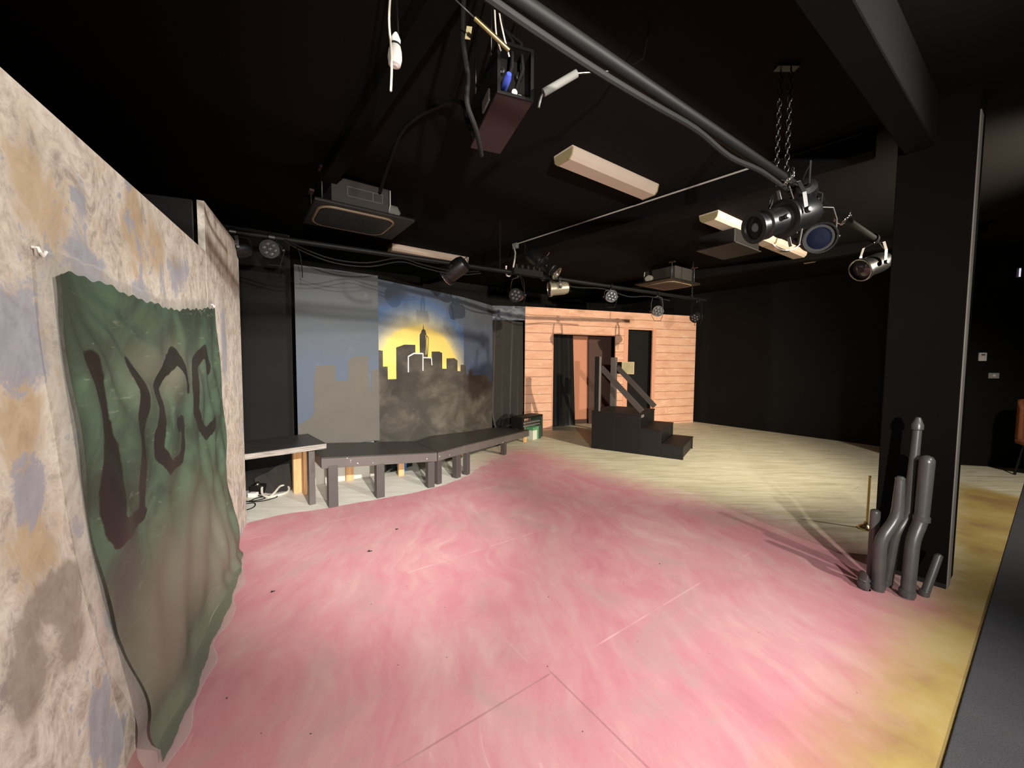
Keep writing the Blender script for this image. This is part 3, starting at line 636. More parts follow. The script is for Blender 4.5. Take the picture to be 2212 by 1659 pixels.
# low table at the ramp end, with boards under it
T0 = V3((0.19, 6.83, 0)); td = V3((0.52, 0.62, 0)).normalized(); tnn = V3((-td.y, td.x, 0))
lt = empty('low_table', (0.30, 7.10, 0), 'low black open table at the foot of the walkway against the salmon wall', 'table')
MB().box(T0 + V3((0, 0, .395)), td * .62, tnn * .26, (0, 0, .03)).build('top', M['black_wood'], lt, bevel=.003)
MB().box(T0 + V3((0, 0, .213)), td * .03, tnn * .26, (0, 0, .182)).build('end_panel', M['black_wood'], lt, bevel=.003)
MB().box(T0 + td * .58 + V3((0, 0, 0)), td * .04, tnn * .26, (0, 0, .395)).build('end_panel', M['darkgreen'], lt, bevel=.003)
for zz_ in (0.30, 0.245): MB().box(T0 + td * .03 + tnn * .02 + V3((0, 0, zz_)), td * .53, tnn * .10, (0, 0, .018)).build('slat', M['edge_grey'], lt, bevel=.002)
G0 = V3((0.385, 6.955, 0)); names = [('green_block', 'pale', 'green topped white block leaning under the low black table', .09), ('dark_block', 'darkgreen', 'dark green upright block under the low black table', .07)]
g1 = empty('painted_block', G0 + td * .04, 'white block with a green painted top under the low black table', 'block')
MB().box(G0, td * .125, tnn * .18, (0, 0, .17)).build('body', M['pale_paint'], g1, bevel=.003)
MB().box(G0 - td * .001 - tnn * .001 + V3((0, 0, .17)), td * .127, tnn * .182, (0, 0, .055)).build('green_top', M['green_paint'], g1, bevel=.003)
tag(MB().box(G0 + td * .13, td * .045, tnn * .18, (0, 0, .235)).build('painted_block', M['green_paint'], bevel=.003), 'narrow all green block beside the green topped white block', 'block')
tag(MB().box(G0 + td * .18, td * .07, tnn * .18, (0, 0, .245)).build('painted_block', M['darkgreen'], bevel=.003), 'dark green block at the right end under the low black table', 'block')

# ------------------------------------------------------------------ salmon clapboard wall
O0 = V3((0.256, 7.805, 0)); O1 = V3((4.33, 9.226, 0)); OD = (O1 - O0).normalized(); ON = V3((OD.y, -OD.x, 0)); OL = (O1 - O0).length
t = NT('salmon clapboard paint', 0.7, 0, 0.25); P = t.pos(); zz = t.sep(P)[2]
oa = t.math('ADD', t.math('MULTIPLY', t.math('SUBTRACT', t.sep(P)[0], O0.x), OD.x), t.math('MULTIPLY', t.math('SUBTRACT', t.sep(P)[1], O0.y), OD.y))
wob = t.math('MULTIPLY', t.math('SUBTRACT', t.noise(P, 2.2, 3), .5), 0.022)
q = t.math('FLOORED_MODULO', t.math('ADD', t.math('ADD', zz, wob), 0.05), 0.178)
ln = t.math('SUBTRACT', 1.0, t.step(t.math('ABSOLUTE', t.math('SUBTRACT', q, 0.089)), 0.004, 0.010))
g = t.noise(t.mapping(P, (1.5, 1.5, 5)), 2.0, 6, .65); br = t.step(t.noise(t.mapping(P, (3, 3, 6)), 2.1, 5, .65, .7), .57, .74)
c = t.ramp(g, [(0.3, (0.66, 0.345, 0.215)), (0.5, (0.74, 0.42, 0.275)), (0.7, (0.80, 0.50, 0.345))])
c = t.mix(t.math('MULTIPLY', br, .7), c, (0.90, 0.70, 0.50)); plainc = c
c = t.mix(t.math('MULTIPLY', ln, t.math('ADD', 0.35, t.math('MULTIPLY', t.noise(P, 6, 2), .7))), c, (0.22, 0.10, 0.055))
t.color(c); t.bump(q, 0.15, 0.01); M['clap'] = t.m
M['trim_salmon'] = plain('salmon trim paint', (0.70, 0.33, 0.20), 0.65, 0, 0.1)
ow = empty('clapboard_flat', (O0 + O1) / 2, 'wide salmon clapboard scenery wall with two black door openings at the back of the stage', 'scenery flat')
def oseg(name, a0, a1, z0, z1, mat='clap', th=0.03, n0=0.0):
    MB().box(O0 + OD * a0 + ON * n0 + V3((0, 0, z0)), OD * (a1 - a0), -ON * th, (0, 0, z1 - z0)).build(name, M[mat], ow)
def oc(x): return (x - O0.x) / OD.x
d1a, d1b, d2a, d2b = oc(0.843), oc(2.247), oc(2.55), oc(3.166)
oseg('wall_panel', 0, d1a, 0, 2.51); oseg('header', d1a, d1b, 1.985, 2.51); oseg('wall_panel', d1b, d2a, 0, 2.51); oseg('header', d2a, d2b, 2.14, 2.51); oseg('wall_panel', d2b, OL, 0, 2.51)
oseg('door_trim', d2a - .11, d2a, 0, 2.18, 'trim_salmon', .006, .0065); oseg('door_trim', d2b, d2b + .09, 0, 2.18, 'trim_salmon', .006, .0065); oseg('door_trim', d1a - .025, d1a, 0, 2.0, 'trim_salmon', .006, .0065)
# behind the openings
BK = -ON
def bpt(a, n, z): return O0 + OD * a + BK * n + V3((0, 0, z))
def cb(a, b): return bpt(d1a - .2 + (0.86 + .10 * (1 - b)) * a + .0, 0.42 + 0.015 * math.sin(a * 22) + .01 * math.sin(a * 51), 0.0 + 2.3 * b)
tag(MB().grid(cb, 70, 6).build('door_curtain', M['drape'], solid=.004), 'black curtain hanging in the left half of the wide doorway', 'curtain')
lp = empty('leaning_panel', bpt(d1a + 1.0, .6, 0), 'plain salmon panel standing behind the wide doorway on a dark foot', 'board')
MB().prism([bpt(d1a + .68, .60, .10), bpt(d1a + 1.42, .60, .10), bpt(d1a + 1.26, .60, 2.25), bpt(d1a + .55, .60, 2.25)], BK * .02).build('panel', M['salmon'], lp)
MB().box(bpt(d1a + .66, .59, 0), OD * .78, BK * .05, (0, 0, .10)).build('foot', M['brownred'], lp)
tag(MB().prism([bpt(d1a + 1.16, .52, 0), bpt(d1a + 1.75, .52, 0), bpt(d1a + 1.75, .52, 2.3), bpt(d1a + 1.12, .52, 2.3)], BK * .02).build('brown_panel', M['brownred']), 'dark red brown panel behind the right side of the wide doorway', 'board')
bk2 = empty('black_door', bpt((d2a + d2b) / 2, .2, 0), 'black panelled door standing behind the narrow opening in the salmon wall', 'door')
MB().box(bpt(d2a - .12, .16, 0), OD * (d2b - d2a + .3), BK * .03, (0, 0, 2.3)).build('leaf', M['drape'], bk2)
MB().box(bpt(d2a + .08, .159, 0.1), OD * .02, -BK * .008, (0, 0, 2.1)).build('stile', M['black_wood'], bk2)
MB().box(bpt(d2a + .10, .159, 1.20), OD * .48, -BK * .008, (0, 0, .02)).build('rail', M['black_wood'], bk2)

# ------------------------------------------------------------------ stairs
S0 = V3((1.309, 6.324, 0)); ex = V3((0.841, -0.541, 0)); ey = V3((0.541, 0.841, 0))
def sp_(a, b, z): return S0 + ex * a + ey * b + V3((0, 0, z))
st = empty('stair_unit', sp_(.7, .45, 0), 'black wooden three step stair platform with two sloping handrails on the stage', 'stairs')
W = 0.915
def sb(name, a0, a1, b0, b1, z0, z1, mat='black_wood', bev=.004): return MB().box(sp_(a0, b0, z0), ex * (a1 - a0), ey * (b1 - b0), (0, 0, z1 - z0)).build(name, M[mat], st, bevel=bev)
sb('platform', 0, .395, 0, W, 0, .60); sb('side_panel', .397, .78, 0, .02, 0, .60); sb('side_panel', .397, .78, W - .02, W, 0, .60); sb('platform_top', -.005, .79, 0, W, .6, .62, 'stair_top')
M['step_side'] = plain('black stair side paint', (0.010, 0.009, 0.0087), .55, 0, .25, 5, .25)
sb('riser', .765, .78, .02, W - .02, .40, .60, 'black_wood')
for i, (a0, a1, h) in enumerate([(.78, 1.09, .41), (1.09, 1.40, .205)]):
    sb('side_panel', a0 + .001, a1, 0, .02, 0, h - .02, 'step_side'); sb('side_panel', a0 + .001, a1, W - .02, W, 0, h - .02, 'step_side')
    sb('riser', a1 - .03, a1 - .015, .02, W - .02, 0.012, h - .02, 'black_wood')
    sb('tread', a0 + .001, a1 + .006, -.002, W + .002, h - .02, h, 'stair_top')
tag(sb('edge_tape', .791, .794, .0, .16, .565, .605, 'edge_grey', 0), 'pale strip on the platform edge')
sb('newel_post', .035, .11, 0, .075, .62, 1.50); tag(sb('post_edge', .1105, .135, .0, .02, .62, 1.50, 'edge_grey', .002), 'worn pale post edge')
sb('newel_post', .02, .12, W - .09, W - .015, .62, 1.50, 'worn_black')
for b in (0.035, W - .05):
    MB().bar(sp_(.125, b, 1.33), sp_(.795, b, .66), 0.022, 0.088, ey).build('handrail', M['rail_paint'], st, bevel=.003)
bx = empty('wooden_box', sp_(.22, W - .1, 1.21), 'dark wooden box with pale front, fixed high on the far stair post', 'box')
q0 = sp_(.205, W - .02, 1.205); qx = ex * .215; qn = V3((-.40, .92, 0)).normalized()
MB().box(q0 + qn * .012, qx, qn * .22, (0, 0, .215)).build('case', M['black_wood'], bx, bevel=.003)
MB().box(q0 + ex * .012 + V3((0, 0, .012)), qx - ex * .024, qn * .012, (0, 0, .19)).build('front_panel', M['box_face'], bx)
m_ = MB()
for (o, a, b) in [((0, 0), .215, .012), ((0, .203), .215, .012)]: m_.box(q0 - qn * .003 + V3((0, 0, o[1])), ex * a, qn * .015, (0, 0, b))
m_.box(q0 - qn * .003 + V3((0, 0, .012)), ex * .012, qn * .015, (0, 0, .191)); m_.box(q0 - qn * .003 + ex * .203 + V3((0, 0, .012)), ex * .012, qn * .015, (0, 0, .191))
m_.build('front_frame', M['box_rim'], bx)

# ------------------------------------------------------------------ brass stand and grey pipes
bs = empty('brass_stand', (3.03, 3.25, 0), 'thin brass rod on a round base on the cream floor beside the pillar', 'stand')
MB().lathe([(0.056, 0), (0.056, .008), (0.05, .018), (0.030, .030), (0.017, .042), (0.012, .06)], (3.03, 3.25, 0), n=28).build('base', M['brass'], bs)
MB().lathe([(0.0095, 0), (0.0095, .39), (0.011, .392), (0.011, .40)], (3.04, 3.25, .058), n=14).build('rod', M['brass'], bs)
def gpipe(pts, rs, label, collars=(), tip=None):
    r = empty('grey_pipe', (pts[0][0], pts[0][1], 0), label, 'pipe', 'grey pipes at the foot of the pillar')
    smooth = []
    P_ = [V3(p) for p in pts]
    for i, p in enumerate(P_):
        if 0 < i < len(P_) - 1:
            a = p + (P_[i - 1] - p).normalized() * .05; b = p + (P_[i + 1] - p).normalized() * .05
            smooth += [(a, rs[i]), (a * .25 + p * .5 + b * .25, rs[i]), (b, rs[i])]
        else: smooth.append((p, rs[i]))
    MB().tube([s for s, _ in smooth], [q for _, q in smooth], 18).build('tube', M['pvc_grey'], r)
    for (c, d, rr_) in collars: MB().lathe([(rr_ * .96, -.018), (rr_ * 1.13, -.014), (rr_ * 1.13, .014), (rr_ * .96, .018)], c, d, 18).build('collar', M['pvc_grey'], r)
    if tip: MB().lathe(tip, P_[-1], (0, 0, 1), 16).build('cap', M['pvc_grey'], r)
    return r
UPV = (0, 0, 1)
gpipe([(2.285, 2.345, 0), (2.278, 2.338, .33), (2.367, 2.335, .468), (2.371, 2.335, .70)], [.032, .032, .030, .023], 'bent grey pipe of middle height, left in the cluster', [((2.285, 2.345, .03), UPV, .032), ((2.367, 2.335, .478), UPV, .026)], [(.023, 0), (.024, .012), (.015, .022)])
gpipe([(2.388, 2.40, 0), (2.418, 2.385, .35), (2.475, 2.375, .453), (2.497, 2.375, 1.0)], [.030, .030, .028, .021], 'tallest bent grey pipe of the cluster with a narrow nozzle tip', [((2.388, 2.40, .03), UPV, .03), ((2.476, 2.375, .47), UPV, .026)], [(.021, 0), (.028, .006), (.028, .035), (.022, .05), (.014, .075), (.010, .08)])
gpipe([(2.392, 2.272, 0), (2.430, 2.295, .355), (2.478, 2.30, .461), (2.489, 2.30, .82)], [.034, .034, .034, .036], 'thick bent grey pipe with rounded top, in front of the tallest one', [((2.393, 2.273, .03), UPV, .035), ((2.478, 2.30, .475), UPV, .035)], [(.036, 0), (.035, .015), (.026, .032), (.010, .04)])
gpipe([(2.322, 2.43, 0), (2.322, 2.43, .24), (2.322, 2.43, .46)], [.026, .026, .026], 'straight grey pipe half hidden behind the left bent pipe', [], [(.026, 0), (.024, .012), (.012, .02)])
gpipe([(2.216, 2.365, 0), (2.216, 2.365, .03), (2.214, 2.365, .055)], [.034, .034, .033], 'shortest grey pipe stub on the floor at the left of the cluster', [], [(.033, 0), (.028, .008), (.020, .010)])
gpipe([(2.512, 2.288, 0), (2.555, 2.295, .12), (2.600, 2.302, .245)], [.022, .021, .020], 'short leaning grey pipe standing alone at the right of the cluster', [((2.513, 2.288, .02), UPV, .022)], [(.020, 0), (.012, .01)])

# ------------------------------------------------------------------ right wall fittings and chair
WD = V3((1.80, -0.45, 0)).normalized(); WN = V3((WD.y, -WD.x, 0))
th = empty('thermostat', V3((6.46, 5.366, 1.47)), 'white thermostat on the dark side wall, upper of two fittings', 'thermostat')
MB().box(V3((6.425, 5.381, 1.462)) + WN * .001, WD * .085, WN * .022, (0, 0, .115)).build('body', M['white'], th, bevel=.006)
MB().box(V3((6.445, 5.376, 1.54)) + WN * .0232, WD * .04, WN * .002, (0, 0, .014)).build('display', M['dark_plastic'], th)
sw = empty('light_switch', V3((6.60, 5.33, 1.22)), 'grey light switch plate on the dark side wall, below the thermostat', 'switch')
M['switch'] = plain('grey switch plastic', (.34, .33, .30), .4, 0, .05)
MB().box(V3((6.548, 5.3505, 1.225)) + WN * .001, WD * .115, WN * .01, (0, 0, .075)).build('plate', M['switch'], sw, bevel=.003)
MB().box(V3((6.59, 5.34, 1.25)) + WN * .011, WD * .03, WN * .006, (0, 0, .03)).build('rocker', M['white'], sw, bevel=.002)
wl = empty('wall_lamp', V3((6.75, 5.29, 2.6)), 'narrow pale wall lamp high at the right edge', 'lamp')
MB().box(V3((6.735, 5.304, 2.57)) + WN * .001, WD * .05, WN * .03, (0, 0, .14)).build('backplate', M['dark_plastic'], wl, bevel=.004)
t = NT('lit pale tube', .4); t.color((.8, .75, .8)); t.b.inputs['Emission Color'].default_value = (.9, .82, 1, 1); t.b.inputs['Emission Strength'].default_value = .9; M['lit'] = t.m
MB().tube([V3((6.762, 5.297, 2.585)) + WN * .045, V3((6.762, 5.297, 2.695)) + WN * .045], .008, 10).build('tube', M['lit'], wl)
cx, cy = 6.63, 4.78
ch = empty('upholstered_chair', (cx, cy, 0), 'orange brown upholstered chair with black frame at the right edge', 'chair')
def cbk(a, b):
    th_ = math.radians(-62 + 124 * a); r = .26; z = .45 + .52 * b - .10 * (abs(a - .5) * 2) ** 3 * b
    return V3((cx + .02 + math.sin(th_) * r * .9, cy + .02 + math.cos(th_) * r - .02, z))
MB().grid(cbk, 24, 12).build('backrest', M['orange_chair'], ch, solid=.045)
MB().lathe([(.20, .40), (.235, .415), (.24, .45), (.22, .475), (.05, .485)], (cx, cy, 0), n=28).build('seat', M['orange_chair'], ch)
for a in range(4):
    an = math.pi / 4 + a * math.pi / 2
    MB().tube([V3((cx + math.cos(an) * .16, cy + math.sin(an) * .16, .41)), V3((cx + math.cos(an) * .22, cy + math.sin(an) * .22, 0))], .013, 10).build('leg', M['black_metal'], ch)

# ------------------------------------------------------------------ ceiling fixtures
def fluoro(c0, L, label, wd=.21):
    r = empty('ceiling_light', c0 + VV * L / 2, label, 'ceiling light', 'switched off fluorescent fittings')
    z = ZC - c0.z; n = V3((-VV.y, VV.x, 0)); e = V3((0, 0, 0))
    def sec(w0, h0): return [(-wd / 2, 0), (-wd / 2 + .012, -.05), (-wd / 2 + .04, -.075), (wd / 2 - .04, -.075), (wd / 2 - .012, -.05), (wd / 2, 0)]
    pr = sec(0, 0); o = V3((c0.x, c0.y, ZC - .012))
    MB().prism([o + VV * .012 + n * a + V3((0, 0, b)) for a, b in pr], VV * (L - .024)).build('diffuser', M['cream'], r)
    for s in (0, L - .012): MB().prism([o + VV * s + n * a * 1.02 + V3((0, 0, b * 1.03)) for a, b in pr], VV * .012).build('end_cap', M['cream_end'], r)
    MB().box(o + n * (-wd / 2) , VV * L, n * wd, (0, 0, .012)).build('base_tray', M['cream'], r)
    return r
fluoro(V3((0.385, 3.13, 0)), 1.10, 'nearest cream fluorescent fitting, ending at the ceiling beam in the middle')
fluoro(V3((-1.75, 5.62, 0)), 1.22, 'cream fluorescent fitting above the skyline flats, behind the lighting bar')
fluoro(V3((2.14, 4.36, 0)), 1.50, 'left one of two end to end cream fittings beyond the beam')
fluoro(V3((2.14, 4.36, 0)) + VV * 1.52, 1.50, 'right one of two end to end cream fittings beyond the beam')

def rrect(w_, d_, r_, n_=5):
    out = []
    for (sx, sy, a0) in [(1, 1, 0), (-1, 1, 90), (-1, -1, 180), (1, -1, 270)]:
        for i in range(n_ + 1):
            a = math.radians(a0 + 90 * i / n_); out.append((sx * (w_ / 2 - r_) + math.cos(a) * r_, sy * (d_ / 2 - r_) + math.sin(a) * r_))
    return out
M['ac_body'] = plain('grey painted sheet metal', (0.040, 0.036, 0.032), .5, 0, .25, 5)
M['ac_dark'] = plain('black painted panel', (0.008, 0.0068, 0.0058), .55, 0, .2, 5)
M['ac_lip'] = plain('worn cream lip', (0.22, 0.165, 0.10), .5, 0, .2, 9)
M['ac_grey'] = plain('pale grey foam lagging', (0.17, 0.17, 0.155), .8, 0, .2, 9)
def aircon(c, label, flip=1):
    r = empty('air_conditioner', c, label, 'air conditioner', 'ceiling cassette air conditioners')
    X = VV * flip; Y = -UU * flip; z = c.z
    def P_(a, b, h): return V3((c.x, c.y, 0)) + X * a + Y * b + V3((0, 0, h))
    MB().box(P_(-.44, -.34, z + .012), X * .88, Y * .70, (0, 0, .03)).build('fascia_plate', M['ac_dark'], r, bevel=.01)
    rr_ = rrect(.66, .54, .12); m_ = MB().tube([P_(a - .05, b, z + .008) for a, b in rr_], .012, 8, True); m_.build('panel_lip', M['ac_lip'], r)
    m_ = MB().prism([P_(a * .96 - .05, b * .96, z - .004) for a, b in rr_], (0, 0, .016)); ip = m_.build('intake_panel', M['ac_dark'], r)
    m_ = MB()
    for i in range(9): m_.box(P_(-.26, -.17 + i * .038, z - .008), X * .42, Y * .012, (0, 0, .005))
    m_.build('grille', M['black_metal'], ip)
    hg = MB().box(P_(-.30, -.30, z + .042), X * .50, Y * .58, (0, 0, ZC - z - .09)).build('housing', M['ac_body'], r, bevel=.006)
    m_ = MB(); y = -.3015; zz0, zz1 = z + .12, z + .20
    for (a0, a1, h0, h1) in [(-.17, .14, zz0, zz0 + .004), (-.17, .14, zz1, zz1 + .004), (-.17, -.166, zz0, zz1), (.05, .054, zz0, zz1), (.136, .14, zz0, zz1)]: m_.box(P_(a0, y, h0), X * (a1 - a0), -Y * .003, (0, 0, h1 - h0))
    m_.build('label_frame', M['edge_grey'], hg)
    MB().tube([P_(.20, -.18, z + .13), P_(.29, -.18, z + .13), P_(.31, -.16, z + .11)], .05, 14).build('pipe_stub', M['ac_grey'], r)
    MB().tube([P_(.21, -.24, z + .06), P_(.205, -.315, z + .12), P_(.205, -.315, z + .20), P_(.21, -.30, z + .26)], .005, 6).build('wire', M['cable_white'], r)
    for (a, b) in [(-.37, -.28), (.30, .28), (-.37, .28)]:
        hr = MB().tube([P_(a, b, z + .05), P_(a, b, ZC)], .006, 8).build('hanger_rod', M['grey_metal'], r)
        MB().box(P_(a - .02, b - .05, ZC - .02), X * .04, Y * .1, (0, 0, .02)).build('bracket', M['brownred'], hr)
    return r
aircon(V3((-1.50, 3.86, 2.735)), 'grey ceiling air conditioner above the blue grey flat, the nearer unit')
aircon(V3((2.66, 6.80, 2.735)), 'dark ceiling air conditioner above the right of the salmon wall, the farther unit', -1)
db_ = empty('ceiling_box', V3((2.6, 4.85, 2.78)), 'dark flat box hung under the ceiling beyond the beam, behind the large spotlight', 'box')
MB().box(V3((2.27, 4.84, 2.785)), VV * .62, UU * .42, (0, 0, .16)).build('case', M['ac_dark'], db_, bevel=.006)
MB().box(V3((2.25, 4.86, 2.775)), VV * .66, UU * .46, (0, 0, .01)).build('bottom_plate', M['ac_body'], db_)
for s in (.1, .5): MB().tube([V3((2.27, 4.84, 2.94)) + VV * s + UU * .2, V3((2.27, 4.84, ZC)) + VV * s + UU * .2], .006, 8).build('hanger_rod', M['grey_metal'], db_)

# pipes of the lighting grid
ZP = 2.45
def gridbar(name, a, b, label, r=.024):
    return tag(MB().tube([V3((*a, ZP)), V3(((a[0] + b[0]) / 2, (a[1] + b[1]) / 2, ZP)), V3((*b, ZP))], r, 16).build(name, M['pipe_black']), label, 'bar')
a1 = V3((0.01, 1.19, 0)); b1_ = V3((3.06, 3.34, 0)); d1 = (b1_ - a1).normalized()
a2 = V3((-2.02, 3.41, 0)); b2 = V3((2.98, 6.39, 0)); d2 = (b2 - a2).normalized()
gridbar('lighting_bar', (a1 - d1 * 1.4)[:2], (b1_)[:2], 'near black lighting bar crossing overhead from top centre to the pillar')
gridbar('lighting_bar', (a2 - d2 * 1.0)[:2], (b2 + d2 * .25)[:2], 'far lighting bar running above the skyline flats and the salmon wall')
def p1_(s, dz=0.0, side=0.0): n = V3((-d1.y, d1.x, 0)); return a1 + d1 * s + n * side + V3((0, 0, ZP + dz))
def p2_(s, dz=0.0, side=0.0): n = V3((-d2.y, d2.x, 0)); return a2 + d2 * s + n * side + V3((0, 0, ZP + dz))
def cable(name, pts, r, label, mat='cable_black', n=8, sub=4):
    # Catmull-Rom through the points
    P_ = [V3(p) for p in pts]; Q = []
    for i in range(len(P_) - 1):
        p0 = P_[max(0, i - 1)]; p1 = P_[i]; p2 = P_[i + 1]; p3 = P_[min(len(P_) - 1, i + 2)]
        for k in range(sub):
            t_ = k / sub; Q.append(.5 * ((2 * p1) + (p2 - p0) * t_ + (2 * p0 - 5 * p1 + 4 * p2 - p3) * t_ ** 2 + (3 * p1 - p0 - 3 * p2 + p3) * t_ ** 3))
    Q.append(P_[-1]); return tag(MB().tube(Q, r, n).build(name, M[mat]), label, 'cable')
pts = []
for i in range(0, 12):
    pts.append(p1_(-.9 + i * .31, -.034 - (.010 if i % 2 else .0) - (.010 if i % 3 == 1 else 0), .010 + .004 * math.sin(i * 2)))
cable('cable', pts, .013, 'thick black cable bundle sagging under the near lighting bar')
tp_ = MB()
for s in (.25, 1.0, 1.55, 2.1): tp_.lathe([(.034, -.02), (.034, .02)], p1_(s), d1, 12)
pts = [p2_(.0, .02), p2_(.16, -.06, -.05), p2_(.42, -.13, -.06), p2_(.72, -.12, -.05), p2_(1.02, -.03, -.03), p2_(1.25, -.06, -.03), p2_(1.6, -.09, -.04), p2_(1.9, -.05, -.03)]
cable('cable', pts, .007, 'upper grey cable drooping in two loops under the far lighting bar', 'pipe_black')
cable('cable', [p + V3((0.02, .0, -.035 if 0 < i < 7 else -.02)) for i, p in enumerate(pts)], .006, 'lower black cable drooping in two loops under the far lighting bar')
cable('cable', [p2_(.12, -.05, -.045), p2_(.15, -.10, -.07), p2_(.17, -.20, -.06), p2_(.18, -.30, .06)], .004, 'thin cable hanging from the far lighting bar to the blue grey flat', 'pipe_black')
cable('cable', [p2_(2.9, -.03, .02), p2_(3.3, -.07, .02), p2_(3.8, -.04, .02), p2_(4.3, -.10, .02), p2_(4.7, -.06, .02), p2_(5.2, -.08, .02)], .008, 'black cable tied under the right end of the far lighting bar')
# conduit along the beam with the white lead
cb0, cb1 = V3((0.01, 5.53, ZC - .02)), V3((2.04, 3.279, ZC - .02)); bn = V3((bd.y, -bd.x, 0))
if bn.dot(V3((0, -1, 0))) < 0: bn = -bn
cable('conduit', [cb0 + bn * .012, (cb0 + cb1) / 2 + bn * .012, cb1 + bn * .012], .008, 'straight pale conduit along the near edge of the ceiling beam', 'conduit_grey')
cable('white_lead', [cb0 + bn * .01, cb0 + bn * .012 + V3((.0, -.10, -.05)), V3((.03, 5.05, 2.78)), V3((.0, 4.85, 2.55)), V3((-.035, 4.75, 2.44)), V3((-.075, 4.72, 2.45)), V3((-.08, 4.72, 2.55))], .010, 'white lead looping down from the ceiling beam to the far lighting bar', 'cable_white')
tag(MB().box(cb0 + bn * .01 + V3((.02, -.0, -.06)), bd * .09, bn * .05, (0, 0, .07)).build('junction_box', M['ac_grey'], bevel=.004), 'small grey junction box where the conduit meets the white lead', 'box')
cable('conduit', [V3((2.06, 3.257, ZC - .03)) + bn * .012, V3((2.25, 3.046, ZC - .03)) + bn * .012, V3((2.45, 2.824, ZC - .03)) + bn * .012], .007, 'dim continuation of the conduit running to the pillar', 'pipe_black')
def chain(a, b, label, r=.006, group=None):
    a, b = V3(a), V3(b); L = (b - a).length; n = max(3, int(L / .03)); d = (b - a).normalized(); s = d.orthogonal().normalized(); t_ = d.cross(s); m_ = MB()
    for i in range(n):
        c = a + d * (L * (i + .5) / n); x = s if i % 2 else t_; h = L / n * .62
        m_.tube([c + d * (h * math.cos(q * math.pi / 4)) + x * (.011 * math.sin(q * math.pi / 4)) for q in range(8)], r * .45, 6, True)
    return tag(m_.build('chain', M['black_metal']), label, 'chain')
chain(p1_(1.83, .02, -.022), p1_(1.83, ZC - ZP - .02, -.022), 'hanging chain holding the near lighting bar by the spotlights, left strand')
chain(p1_(1.83, .02, .028), p1_(1.83, ZC - ZP - .02, .028), 'hanging chain holding the near lighting bar by the spotlights, right strand')
tag(MB().cbox(p1_(1.83, ZC - ZP - .01), (.12, .05, .02)).build('ceiling_plate', M['black_metal'], bevel=.003), 'small metal plate on the ceiling that holds the double chain', 'plate')
chain(p2_(2.18, .02), p2_(2.18, ZC - ZP), 'hanging chain left of the white lead on the far lighting bar')
chain(p2_(5.72, .02), p2_(5.72, ZC - ZP), 'hanging chain at the right end of the far lighting bar')
def loopchain(o, d, label):
    s = V3((-d.y, d.x, 0)); m_ = MB()
    for i in range(16):
        q = math.pi * (1.0 + i / 15); c = o + V3((0, 0, .03)) + s * (.045 * math.cos(q)) + V3((0, 0, .075 * math.sin(q))) + d * (.02 * math.sin(i))
        tn_ = (s * -math.sin(q) + V3((0, 0, math.cos(q)))).normalized(); x = d if i % 2 else tn_.cross(d)
        m_.tube([c + tn_ * (.0105 * math.cos(k * math.pi / 3)) + x * (.006 * math.sin(k * math.pi / 3)) for k in range(6)], .0024, 5, True)
    return tag(m_.build('safety_chain', M['chrome']), label, 'chain')
loopchain(p1_(1.85), d1, 'bright safety chain looped round the near lighting bar above the big spotlight')
loopchain(p1_(2.85), d1, 'bright safety chain looped round the near lighting bar right of the big spotlight')

# ------------------------------------------------------------------ lanterns
def hang(r, top, L=.10):
    MB().tube([top + V3((0, 0, -.02)), top + V3((0, 0, -L))], .009, 8).build('hanger', M['black_metal'], r)
    MB().lathe([(.036, -.022), (.036, .022)], top, (VV.x, VV.y, 0), 14).build('clamp', M['black_metal'], r)
def yoke(r, c, ax, side, R, topp, mat='black_metal'):
    pts = [c + side * R, c + side * R + (topp - c) * .55, c + side * R * .8 + (topp - c) * .92, topp, c - side * R * .8 + (topp - c) * .92, c - side * R + (topp - c) * .55, c - side * R]
    m_ = MB()
    for p, q in zip(pts, pts[1:]): m_.bar(p, q, .026, .004, ax)
    yk = m_.build('yoke', M[mat], r)
    for s in (1, -1): MB().lathe([(.016, 0), (.018, .012), (.012, .022)], c + side * R * s, side * s, 12).build('knob', M['black_metal'], yk)
def led_par(top, aim, label, R=.075, L=.16, drop=.2, lead=True):
    r = empty('par_light', top, label, 'stage light', 'round LED stage lights on the far bar')
    ax = V3(aim).normalized(); side = ax.cross(V3((0, 0, 1))).normalized(); c = top + V3((0, 0, -drop))
    hs = MB().lathe([(R * .55, -L * .5), (R * .85, -L * .45), (R * .92, 0), (R, L * .3), (R * 1.06, L * .45), (R * 1.06, L * .5), (R * .95, L * .5), (R * .93, L * .44)], c, ax, 24).build('housing', M['dark_plastic'], r)
    o2 = ax.orthogonal().normalized(); o3 = ax.cross(o2); f = c + ax * (L * .44)
    for i in range(7):
        q = f if i == 6 else f + (o2 * math.cos(i * math.pi / 3) + o3 * math.sin(i * math.pi / 3)) * R * .60
        MB().lathe([(R * .26, 0), (R * .26, .004), (R * .2, .012), (R * .08, .015)], q, ax, 12).build('lens', M['par_lens'], hs)
    yoke(r, c, ax, side, R * 1.12, top + V3((0, 0, -.05))); hang(r, top, .06)
    if lead:
        b = c - ax * L * .45
        pts = [b, b - ax * .05 + V3((0, 0, -.05)) + side * .05, c + V3((0, 0, -R * 1.9)) + side * .03, c + V3((0, 0, -R * 1.9)) - side * .06, c - side * R * 1.3 + V3((0, 0, -.02)), top + V3((0, 0, -.02)) - side * .03]
        MB().tube(pts, .004, 6).build('lead', M['cable_black'], r)
    return r
M['par_lens'] = plain('grey LED lens', (.06, .056, .056), .2, 0, .1, 20, .8)
